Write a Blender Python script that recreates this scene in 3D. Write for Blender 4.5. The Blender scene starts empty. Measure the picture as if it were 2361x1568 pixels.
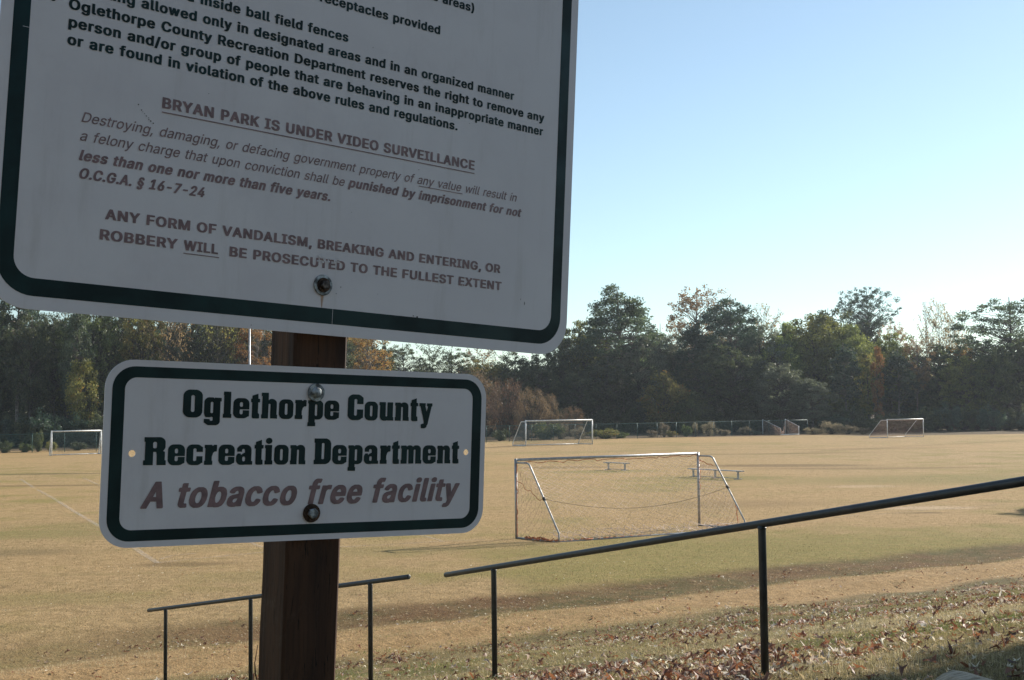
import bpy, math
import numpy as np
from mathutils import Vector, Matrix
SC = bpy.context.scene
COL = SC.collection
# ------------------------------------------------------------------ camera
CZ = 4.02                                   # eye height above the playing field
FPX, PW, PH = 2795.0, 2361.0, 1568.0        # focal length in reference pixels
PITCH, ROLL = math.radians(3.15), math.radians(0.63)
fwd = np.array([0, math.cos(PITCH), math.sin(PITCH)])
_u = np.array([0, -math.sin(PITCH), math.cos(PITCH)]); _r = np.array([1.0, 0, 0])
cright = _r*math.cos(ROLL) - _u*math.sin(ROLL)
cup = _u*math.cos(ROLL) + _r*math.sin(ROLL)
EYE = np.array([0, 0, CZ])
cd = bpy.data.cameras.new('camera'); cam = bpy.data.objects.new('camera', cd); COL.objects.link(cam)
cd.sensor_fit = 'HORIZONTAL'; cd.sensor_width = 36; cd.lens = FPX/PW*36
cd.clip_start = 0.05; cd.clip_end = 9000
M = Matrix(((cright[0], cup[0], -fwd[0], 0), (cright[1], cup[1], -fwd[1], 0), (cright[2], cup[2], -fwd[2], CZ), (0, 0, 0, 1)))
cam.matrix_world = M
SC.camera = cam
# ------------------------------------------------------------------ light
SUN_AZ, SUN_EL = math.radians(50), math.radians(25)
w = bpy.data.worlds.new('World'); SC.world = w; w.use_nodes = True
nt = w.node_tree; bg = nt.nodes['Background']
sky = nt.nodes.new('ShaderNodeTexSky'); sky.sky_type = 'NISHITA'; sky.sun_disc = False
sky.sun_elevation = SUN_EL; sky.sun_rotation = SUN_AZ
sky.air_density = 1.0; sky.dust_density = 0.15; sky.ozone_density = 2.2; sky.altitude = 0
hs = nt.nodes.new('ShaderNodeHueSaturation'); hs.inputs['Saturation'].default_value = 0.78
tint = nt.nodes.new('ShaderNodeMix'); tint.data_type = 'RGBA'; tint.blend_type = 'MULTIPLY'; tint.inputs[0].default_value = 1.0
nt.links.new(sky.outputs[0], hs.inputs['Color']); nt.links.new(hs.outputs[0], tint.inputs[6]); tint.inputs[7].default_value = (.93, 1.03, 1.03, 1)   # white balance
nt.links.new(tint.outputs[2], bg.inputs[0]); bg.inputs[1].default_value = 0.087
sd = bpy.data.lights.new('sun', 'SUN'); sd.energy = 4.8; sd.angle = math.radians(0.53); sd.color = (1.0, 0.93, 0.82)
sun = bpy.data.objects.new('sun', sd); COL.objects.link(sun)
SUNV = Vector((math.sin(SUN_AZ)*math.cos(SUN_EL), math.cos(SUN_AZ)*math.cos(SUN_EL), math.sin(SUN_EL)))
sun.rotation_euler = SUNV.to_track_quat('Z', 'Y').to_euler()
SC.view_settings.view_transform = 'Standard'; SC.view_settings.look = 'None'
SC.view_settings.exposure = 0.75; SC.view_settings.gamma = 1.0
SC.render.engine = 'CYCLES'
SC.cycles.max_bounces = 6; SC.cycles.transparent_max_bounces = 24
# ------------------------------------------------------------------ geometry of the view
def ray(px, py):
    return fwd + cright*((px-PW/2)/FPX) + cup*(-(py-PH/2)/FPX)
HZ = [(-300, 2.56), (0, 2.5), (4, 2.49), (5.6, 2.38), (9.3, 1.64), (11.4, 1.22), (13.7, .76), (15.9, .32), (17.5, .1), (19.0, .02), (20.2, .05), (21.3, -.08), (22.6, -.06), (24, 0), (4000, 0)]
HA = np.array([a for a, b in HZ]); HB = np.array([b for a, b in HZ])
def tcoord(x, y): return -.5*x + .866*y
def scoord(x, y): return .866*x + .5*y
def ground(x, y):
    x = np.asarray(x, float); y = np.asarray(y, float)
    t = tcoord(x, y); s = scoord(x, y)
    z = np.interp(t, HA, HB)
    near = np.clip((40-t)/20, 0, 1)
    z = z + near*(0.024*np.sin(1.7*s+.9*np.sin(1.1*t)) * np.sin(2.1*t+1.3) + .03*np.sin(.5*s+.7)*np.sin(.8*t))
    z = z + .055*np.exp(-((t-19.55-.1*np.sin(s*.5))/.14)**2) - .05*np.exp(-((t-18.95+.1*np.sin(s*.4))/.16)**2)
    far = np.clip((t-24)/20, 0, 1)
    return z + far*0.05*(np.sin(x*.11+1)*np.sin(y*.09+.4) + .5*np.sin(x*.31+y*.05)*np.sin(y*.27))
def hit(px, py, z=None):                     # the ground point seen at a reference pixel
    d = ray(px, py)
    if z is not None: return EYE + d*((z-CZ)/d[2])
    k = 2.0
    while k < 600:
        p = EYE + d*k
        if p[2] < float(ground(p[0], p[1])): break
        k *= 1.002
    return p
def hor(px): return 937.9 - .011*(px-1180)
def at_depth(px, D): return (px-1180.5)/FPX*D
# ------------------------------------------------------------------ helpers
def tag(o, label=None, cat=None, group=None, kind=None):
    if label: o['label'] = label
    if cat: o['category'] = cat
    if group: o['group'] = group
    if kind: o['kind'] = kind
    return o
def link(o, parent=None):
    COL.objects.link(o)
    if parent: o.parent = parent
    return o
def empty(name, loc=(0, 0, 0), rot=(0, 0, 0)):
    o = bpy.data.objects.new(name, None); o.location = loc; o.rotation_euler = rot
    o.empty_display_size = .2
    return link(o)
def mesh(name, V, F, smooth=False, attr=None):
    m = bpy.data.meshes.new(name)
    V = np.asarray(V, np.float32)
    if isinstance(F, np.ndarray):
        n, k = F.shape
        m.vertices.add(len(V)); m.vertices.foreach_set('co', V.ravel())
        m.loops.add(n*k); m.loops.foreach_set('vertex_index', F.astype(np.int32).ravel())
        m.polygons.add(n); m.polygons.foreach_set('loop_start', np.arange(0, n*k, k, dtype=np.int32))
        m.update(calc_edges=True)
    else:
        m.from_pydata([tuple(v) for v in V.tolist()], [], [tuple(f) for f in F]); m.update()
    if smooth: m.polygons.foreach_set('use_smooth', [True]*len(m.polygons))
    if attr is not None:
        a = m.attributes.new('var', 'FLOAT', 'FACE'); a.data.foreach_set('value', np.asarray(attr, np.float32))
    return m
def obj(name, me, mat, parent=None, loc=None):
    o = bpy.data.objects.new(name, me)
    if mat and not me.materials: me.materials.append(mat)
    if loc is not None: o.location = loc
    return link(o, parent)
class MB:                                     # collects pieces for ONE mesh
    def __init__(s): s.V = []; s.F = []
    def add(s, V, F):
        n = len(s.V); s.V += [tuple(map(float, v)) for v in V]; s.F += [tuple(i+n for i in f) for f in F]
    def box(s, c, d, rz=0, bev=0):
        hx, hy, hz_ = d[0]/2, d[1]/2, d[2]/2; b = min(bev, hx*.9, hy*.9)
        if b > 0:
            P = [(hx-b, -hy), (hx, -hy+b), (hx, hy-b), (hx-b, hy), (-hx+b, hy), (-hx, hy-b), (-hx, -hy+b), (-hx+b, -hy)]
        else: P = [(hx, -hy), (hx, hy), (-hx, hy), (-hx, -hy)]
        c_, s_ = math.cos(rz), math.sin(rz); V = []
        for z in (-hz_, hz_):
            for x, y in P: V.append((c[0]+x*c_-y*s_, c[1]+x*s_+y*c_, c[2]+z))
        n = len(P); F = [tuple(range(n))[::-1], tuple(range(n, 2*n))]
        for i in range(n): j = (i+1) % n; F.append((i, j, n+j, n+i))
        s.add(V, F)
    def tube(s, P, R, n=8, cap=True):
        P = [np.array(p, float) for p in P]
        if np.isscalar(R): R = [R]*len(P)
        V = []; F = []; k = len(P)
        ref = None
        for i in range(k):
            d = P[min(i+1, k-1)]-P[max(i-1, 0)]; d = d/(np.linalg.norm(d)+1e-12)
            if ref is None:
                ref = np.array([0, 0, 1.]) if abs(d[2]) < .9 else np.array([1., 0, 0])
            a = np.cross(d, ref); a /= np.linalg.norm(a)+1e-12; b = np.cross(a, d); ref = b
            for j in range(n):
                t = 2*math.pi*j/n; V.append(P[i]+R[i]*(math.cos(t)*a+math.sin(t)*b))
        for i in range(k-1):
            for j in range(n):
                q = (j+1) % n; F.append((i*n+j, i*n+q, (i+1)*n+q, (i+1)*n+j))
        if cap: F.append(tuple(range(n))[::-1]); F.append(tuple((k-1)*n+j for j in range(n)))
        s.add(V, F)
    def build(s, name, mat, parent=None, smooth=False):
        return obj(name, mesh(name, s.V, s.F, smooth), mat, parent)
def mat_new(name):
    m = bpy.data.materials.new(name); m.use_nodes = True; nt = m.node_tree
    for n in list(nt.nodes): nt.nodes.remove(n)
    out = nt.nodes.new('ShaderNodeOutputMaterial')
    return m, nt, out
def N(nt, typ, ins=None, **kw):
    n = nt.nodes.new(typ)
    for k, v in kw.items(): setattr(n, k, v)
    for k, v in (ins or {}).items():
        if isinstance(v, bpy.types.NodeSocket): nt.links.new(v, n.inputs[k])
        else: n.inputs[k].default_value = v
    return n
def ramp(nt, fac, stops):
    r = nt.nodes.new('ShaderNodeValToRGB'); e = r.color_ramp.elements
    while len(e) < len(stops): e.new(0.5)
    for i, (p, c) in enumerate(stops):
        e[i].position = p; e[i].color = (*c, 1) if len(c) == 3 else c
    nt.links.new(fac, r.inputs[0]); return r.outputs[0]
def mix(nt, f, a, b, mode='MIX'):
    n = nt.nodes.new('ShaderNodeMix'); n.data_type = 'RGBA'; n.blend_type = mode
    for i, v in ((0, f), (6, a), (7, b)):
        if isinstance(v, bpy.types.NodeSocket): nt.links.new(v, n.inputs[i])
        else: n.inputs[i].default_value = v if not isinstance(v, tuple) or len(v) == 4 else (*v, 1)
    return n.outputs[2]
def math_(nt, op, a, b=0.0, c=0.0, clamp=False):
    n = nt.nodes.new('ShaderNodeMath'); n.operation = op; n.use_clamp = clamp
    for i, v in enumerate((a, b, c)):
        if isinstance(v, bpy.types.NodeSocket): nt.links.new(v, n.inputs[i])
        else: n.inputs[i].default_value = v
    return n.outputs[0]
def maprange(nt, v, a, b, c=0.0, d=1.0, smooth=True):
    n = nt.nodes.new('ShaderNodeMapRange'); n.interpolation_type = 'SMOOTHSTEP' if smooth else 'LINEAR'
    nt.links.new(v, n.inputs[0])
    for i, q in enumerate((a, b, c, d)): n.inputs[i+1].default_value = q
    return n.outputs[0]
def noise(nt, vec, scale, detail=4, rough=.55, out=0):
    n = N(nt, 'ShaderNodeTexNoise', {'Scale': scale, 'Detail': detail, 'Roughness': rough})
    if vec is not None: nt.links.new(vec, n.inputs['Vector'])
    return n.outputs[out]
def principled(nt, out, color, rough=.6, metal=0.0, bump=None, bstr=.3, bdist=.01, spec=.5):
    p = N(nt, 'ShaderNodeBsdfPrincipled', {'Roughness': rough, 'Metallic': metal, 'Specular IOR Level': spec})
    if isinstance(color, bpy.types.NodeSocket): nt.links.new(color, p.inputs[0])
    else: p.inputs[0].default_value = (*color, 1)
    if bump is not None:
        b = N(nt, 'ShaderNodeBump', {'Height': bump, 'Strength': bstr, 'Distance': bdist}); nt.links.new(b.outputs[0], p.inputs['Normal'])
    nt.links.new(p.outputs[0], out.inputs[0]); return p
def objco(nt): return nt.nodes.new('ShaderNodeTexCoord').outputs['Object']
def simple_mat(name, col, rough=.5, metal=0, var=.15, scale=20., bstr=.0, spec=.5, col2=None):
    m, nt, out = mat_new(name); co = objco(nt)
    n = noise(nt, co, scale, 5)
    c2 = col2 or tuple(c*(1-var*2) for c in col)
    c = mix(nt, maprange(nt, n, .35, .65), tuple(min(1, x*(1+var)) for x in col), c2)
    r = maprange(nt, n, .3, .7, max(0, rough-.1), min(1, rough+.1))
    p = principled(nt, out, c, rough, metal, n, bstr, .005, spec); nt.links.new(r, p.inputs['Roughness'])
    return m
def leaf_mat(name, dark, light, trans=.35, gloss=.06, third=None, k=1.0):
    dark = tuple(v*k for v in dark); light = tuple(v*k for v in light)
    m, nt, out = mat_new(name)
    a = N(nt, 'ShaderNodeAttribute', attribute_name='var')
    inf = nt.nodes.new('ShaderNodeObjectInfo')
    stops = [(0, dark), (.6, tuple((x+y)/2 for x, y in zip(dark, light))), (1, light)]
    if third: stops = [(0, dark), (.45, light), (.8, light), (1, third)]
    c = ramp(nt, a.outputs['Fac'], stops)
    h = N(nt, 'ShaderNodeHueSaturation', {'Color': c, 'Saturation': .95})
    nt.links.new(maprange(nt, inf.outputs['Random'], 0, 1, .78, 1.25, False), h.inputs['Value'])
    nt.links.new(maprange(nt, inf.outputs['Random'], 0, 1, .485, .515, False), h.inputs['Hue'])
    d = N(nt, 'ShaderNodeBsdfDiffuse', {'Color': h.outputs[0]})
    t = N(nt, 'ShaderNodeBsdfTranslucent', {'Color': h.outputs[0]})
    g = N(nt, 'ShaderNodeBsdfGlossy', {'Color': (.9, .9, .9, 1), 'Roughness': .5})
    s = N(nt, 'ShaderNodeMixShader', {0: trans, 1: d.outputs[0], 2: t.outputs[0]})
    s2 = N(nt, 'ShaderNodeMixShader', {0: gloss, 1: s.outputs[0], 2: g.outputs[0]})
    nt.links.new(s2.outputs[0], out.inputs[0]); return m
# ------------------------------------------------------------------ ground
def grass_material():
    m, nt, out = mat_new('grass_ground')
    co = objco(nt)
    def dot(v):
        n = N(nt, 'ShaderNodeVectorMath', {1: v}, operation='DOT_PRODUCT'); nt.links.new(co, n.inputs[0]); return n.outputs['Value']
    t0 = dot((-.5, .866, 0)); s0 = dot((.866, .5, 0))
    wob = noise(nt, co, .35, 4, .6); wob = math_(nt, 'MULTIPLY', math_(nt, 'SUBTRACT', wob, .5), 1.8)
    t = math_(nt, 'ADD', t0, wob)
    big = noise(nt, co, .045, 5, .6); med = noise(nt, co, .32, 5, .65); fine = noise(nt, co, 3.0, 6, .7)
    grain = noise(nt, co, 26., 3, .75); huge = noise(nt, co, .02, 2, .5)
    straw = mix(nt, maprange(nt, fine, .3, .72), (.50, .34, .17), (.30, .205, .095))
    straw = mix(nt, maprange(nt, huge, .35, .65), straw, mix(nt, .5, straw, (.47, .30, .13)))
    olive = mix(nt, maprange(nt, fine, .3, .7), (.20, .185, .045), (.32, .25, .085))
    # green flush round the near goal mouth and at the slope foot
    gx = N(nt, 'ShaderNodeVectorMath', {1: (13., 31., 0)}, operation='SUBTRACT'); nt.links.new(co, gx.inputs[0])
    gs = N(nt, 'ShaderNodeVectorMath', {1: (1/15., 1/9., 0)}, operation='MULTIPLY'); nt.links.new(gx.outputs[0], gs.inputs[0])
    gl = N(nt, 'ShaderNodeVectorMath', operation='LENGTH'); nt.links.new(gs.outputs[0], gl.inputs[0])
    flush = maprange(nt, gl.outputs['Value'], .25, 1.3, .23, 0)
    gm = math_(nt, 'ADD', math_(nt, 'ADD', math_(nt, 'MULTIPLY', big, .5), math_(nt, 'MULTIPLY', med, .5)), flush)
    gfac = maprange(nt, gm, .475, .66)
    field = mix(nt, math_(nt, 'MULTIPLY', gfac, .85), straw, olive)
    brownp = maprange(nt, noise(nt, co, .13, 6, .72), .60, .72)
    field = mix(nt, math_(nt, 'MULTIPLY', brownp, .55), field, (.20, .135, .065))
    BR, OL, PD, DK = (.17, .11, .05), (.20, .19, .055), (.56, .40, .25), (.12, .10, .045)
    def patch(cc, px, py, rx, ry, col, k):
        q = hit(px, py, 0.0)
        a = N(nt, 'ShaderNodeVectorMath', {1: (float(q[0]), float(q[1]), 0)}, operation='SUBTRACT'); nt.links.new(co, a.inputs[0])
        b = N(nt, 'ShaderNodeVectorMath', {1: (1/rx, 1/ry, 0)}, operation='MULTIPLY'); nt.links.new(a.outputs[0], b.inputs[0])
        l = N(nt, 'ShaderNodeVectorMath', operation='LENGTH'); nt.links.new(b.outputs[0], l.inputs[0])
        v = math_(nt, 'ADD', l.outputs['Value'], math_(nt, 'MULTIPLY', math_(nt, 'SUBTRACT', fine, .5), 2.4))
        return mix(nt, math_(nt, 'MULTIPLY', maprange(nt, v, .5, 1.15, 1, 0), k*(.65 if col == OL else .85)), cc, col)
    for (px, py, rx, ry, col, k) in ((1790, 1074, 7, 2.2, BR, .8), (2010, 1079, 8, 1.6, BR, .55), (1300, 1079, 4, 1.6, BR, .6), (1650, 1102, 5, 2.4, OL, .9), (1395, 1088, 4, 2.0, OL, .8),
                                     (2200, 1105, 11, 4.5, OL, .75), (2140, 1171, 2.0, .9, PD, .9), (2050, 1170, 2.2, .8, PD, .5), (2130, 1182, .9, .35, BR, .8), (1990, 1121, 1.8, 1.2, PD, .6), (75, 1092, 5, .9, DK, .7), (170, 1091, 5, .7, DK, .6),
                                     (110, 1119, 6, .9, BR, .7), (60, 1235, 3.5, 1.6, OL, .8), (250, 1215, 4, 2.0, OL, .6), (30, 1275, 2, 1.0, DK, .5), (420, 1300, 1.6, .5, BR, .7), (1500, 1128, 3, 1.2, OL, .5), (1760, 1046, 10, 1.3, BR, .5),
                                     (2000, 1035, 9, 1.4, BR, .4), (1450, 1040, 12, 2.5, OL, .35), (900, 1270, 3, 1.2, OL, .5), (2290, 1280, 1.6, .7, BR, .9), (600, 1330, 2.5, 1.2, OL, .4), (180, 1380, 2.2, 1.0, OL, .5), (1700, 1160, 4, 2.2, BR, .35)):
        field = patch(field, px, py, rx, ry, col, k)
    band = mix(nt, maprange(nt, med, .35, .65), (.15, .080, .034), (.105, .095, .032))
    band = mix(nt, maprange(nt, fine, .4, .75), band, (.24, .15, .07))
    strip = mix(nt, maprange(nt, fine, .35, .7), (.46, .30, .145), (.33, .21, .095))
    slope = mix(nt, maprange(nt, med, .3, .62), (.11, .10, .035), (.28, .195, .09))
    slope = mix(nt, maprange(nt, fine, .35, .7), slope, (.15, .12, .055))
    dirt = mix(nt, maprange(nt, fine, .3, .7), (.46, .29, .18), (.36, .22, .13))
    dm = maprange(nt, noise(nt, co, .55, 4, .6), .58, .66)
    slope = mix(nt, dm, slope, dirt)
    bm = math_(nt, 'MULTIPLY', maprange(nt, t, 20.4, 21.1), maprange(nt, t, 22.6, 23.6, 1, 0))
    bm = math_(nt, 'MULTIPLY', bm, maprange(nt, s0, 2.5, 9, .35, 1))
    c = mix(nt, maprange(nt, t, 17.9, 18.7), slope, strip)
    c = mix(nt, maprange(nt, t, 20.3, 21.2), c, field)
    c = mix(nt, bm, c, band)
    # forest floor beyond the field
    yy = dot((0.0, 1.0, 0)); xx = dot((1.0, 0, 0))
    fe = math_(nt, 'SUBTRACT', yy, math_(nt, 'MULTIPLY', xx, .34))
    fm = maprange(nt, math_(nt, 'ADD', fe, math_(nt, 'MULTIPLY', wob, 2.0)), 140.5, 147)
    xr = maprange(nt, xx, 40, 44)
    fm2 = math_(nt, 'MULTIPLY', xr, maprange(nt, yy, 146, 150))
    fm = math_(nt, 'MAXIMUM', math_(nt, 'MULTIPLY', fm, math_(nt, 'SUBTRACT', 1.0, xr)), fm2)
    c = mix(nt, fm, c, mix(nt, maprange(nt, fine, .3, .7), (.10, .07, .04), (.17, .12, .07)))
    fl = noise(nt, co, 5.5, 5, .8); fl2 = noise(nt, co, 1.6, 6, .75)
    c = mix(nt, math_(nt, 'MULTIPLY', maprange(nt, fl, .58, .68), .55), c, (.13, .095, .045))
    c = mix(nt, math_(nt, 'MULTIPLY', maprange(nt, fl2, .57, .66), .45), c, (.17, .135, .055))
    sm = N(nt, 'ShaderNodeMapping', {'Scale': (.12, .9, 1)}); nt.links.new(co, sm.inputs[0])
    st = noise(nt, sm.outputs[0], 1.0, 5, .7)
    c = mix(nt, math_(nt, 'MULTIPLY', maprange(nt, st, .52, .70), .25), c, (.17, .155, .05))
    gr = maprange(nt, grain, .25, .75, .66, 1.26, False)
    gv = N(nt, 'ShaderNodeCombineColor', {0: gr, 1: gr, 2: gr})
    c = mix(nt, 1.0, c, gv.outputs[0], 'MULTIPLY')
    f2 = noise(nt, co, 9., 6, .75)
    h = math_(nt, 'ADD', math_(nt, 'MULTIPLY', f2, 1.0), math_(nt, 'MULTIPLY', grain, .35))
    p = principled(nt, out, c, .95, 0, h, .95, .075, .15)
    return m
M_ground = grass_material()
xs = np.unique(np.concatenate([[-6000, -2000, -900, -500, -300, -220], np.arange(-160, 161, 8.), np.arange(-26, 34, .3)]))
xs = np.append(xs, [220, 300, 500, 900, 2000, 6000])
ys = np.unique(np.concatenate([[-3000, -900, -300, -100, -40, -15, -6], np.arange(0, 52, .3), np.arange(52, 60, 2.), np.arange(60, 230, 8.)]))
ys = np.append(ys, [260, 320, 450, 700, 1200, 2500, 6000])
GX, GY = np.meshgrid(xs, ys)
V = np.stack([GX.ravel(), GY.ravel(), ground(GX, GY).ravel()], 1)
nx, ny = len(xs), len(ys)
I = (np.arange(ny-1)[:, None]*nx + np.arange(nx-1)[None]).ravel()
g = obj('ground', mesh('ground', V, np.stack([I, I+1, I+nx+1, I+nx], 1), True), M_ground)
tag(g, kind='structure')
# chalk lines left on the grass
m, nt, out = mat_new('chalk'); co = objco(nt)
nz = noise(nt, co, 9, 6, .8); nz2 = noise(nt, co, 1.2, 3, .6)
d = N(nt, 'ShaderNodeBsdfDiffuse', {'Color': (.66, .60, .52, 1)}); tr = nt.nodes.new('ShaderNodeBsdfTransparent')
fa = math_(nt, 'MULTIPLY', maprange(nt, nz, .36, .60, .02, .34), maprange(nt, nz2, .25, .6, .45, 1.))
ms = N(nt, 'ShaderNodeMixShader', {0: fa, 1: tr.outputs[0], 2: d.outputs[0]}); nt.links.new(ms.outputs[0], out.inputs[0])
M_chalk = m
cb = MB()
def chalk(pts, w=.11):
    w = w*1.25
    P = [hit(px, py, 0.0)[:2] for px, py in pts]; Q = []
    for a, b in zip(P[:-1], P[1:]):
        k = max(2, int(np.linalg.norm(b-a)/1.0))
        for i in range(k): Q.append(a+(b-a)*i/k)
    Q.append(P[-1]); V = []; F = []
    for i, q in enumerate(Q):
        d = Q[min(i+1, len(Q)-1)]-Q[max(i-1, 0)]; d /= np.linalg.norm(d); n = np.array([-d[1], d[0]])*w/2
        for e in (n, -n):
            p = q+e; V.append((p[0], p[1], float(ground(*p))+.012))
    for i in range(len(Q)-1): F.append((2*i, 2*i+1, 2*i+3, 2*i+2))
    cb.add(V, F)
chalk([(48, 1105), (165, 1178), (363, 1297)], .13)
chalk([(363, 1297), (588, 1275), (787, 1262), (980, 1251), (1120, 1243)], .09)
chalk([(1925, 1193), (2141, 1176), (2300, 1165)], .09)
chalk([(193, 1102), (222, 1115), (400, 1180), (575, 1251), (604, 1262)], .10)
chalk([(970, 1233), (1019, 1247)], .09)
chalk([(365, 1290), (400, 1280), (455, 1276)], .07)
chalk([(1930, 1072), (2060, 1076)], .10)
lo = cb.build('chalk_line', M_chalk); tag(lo, kind='structure')
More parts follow.
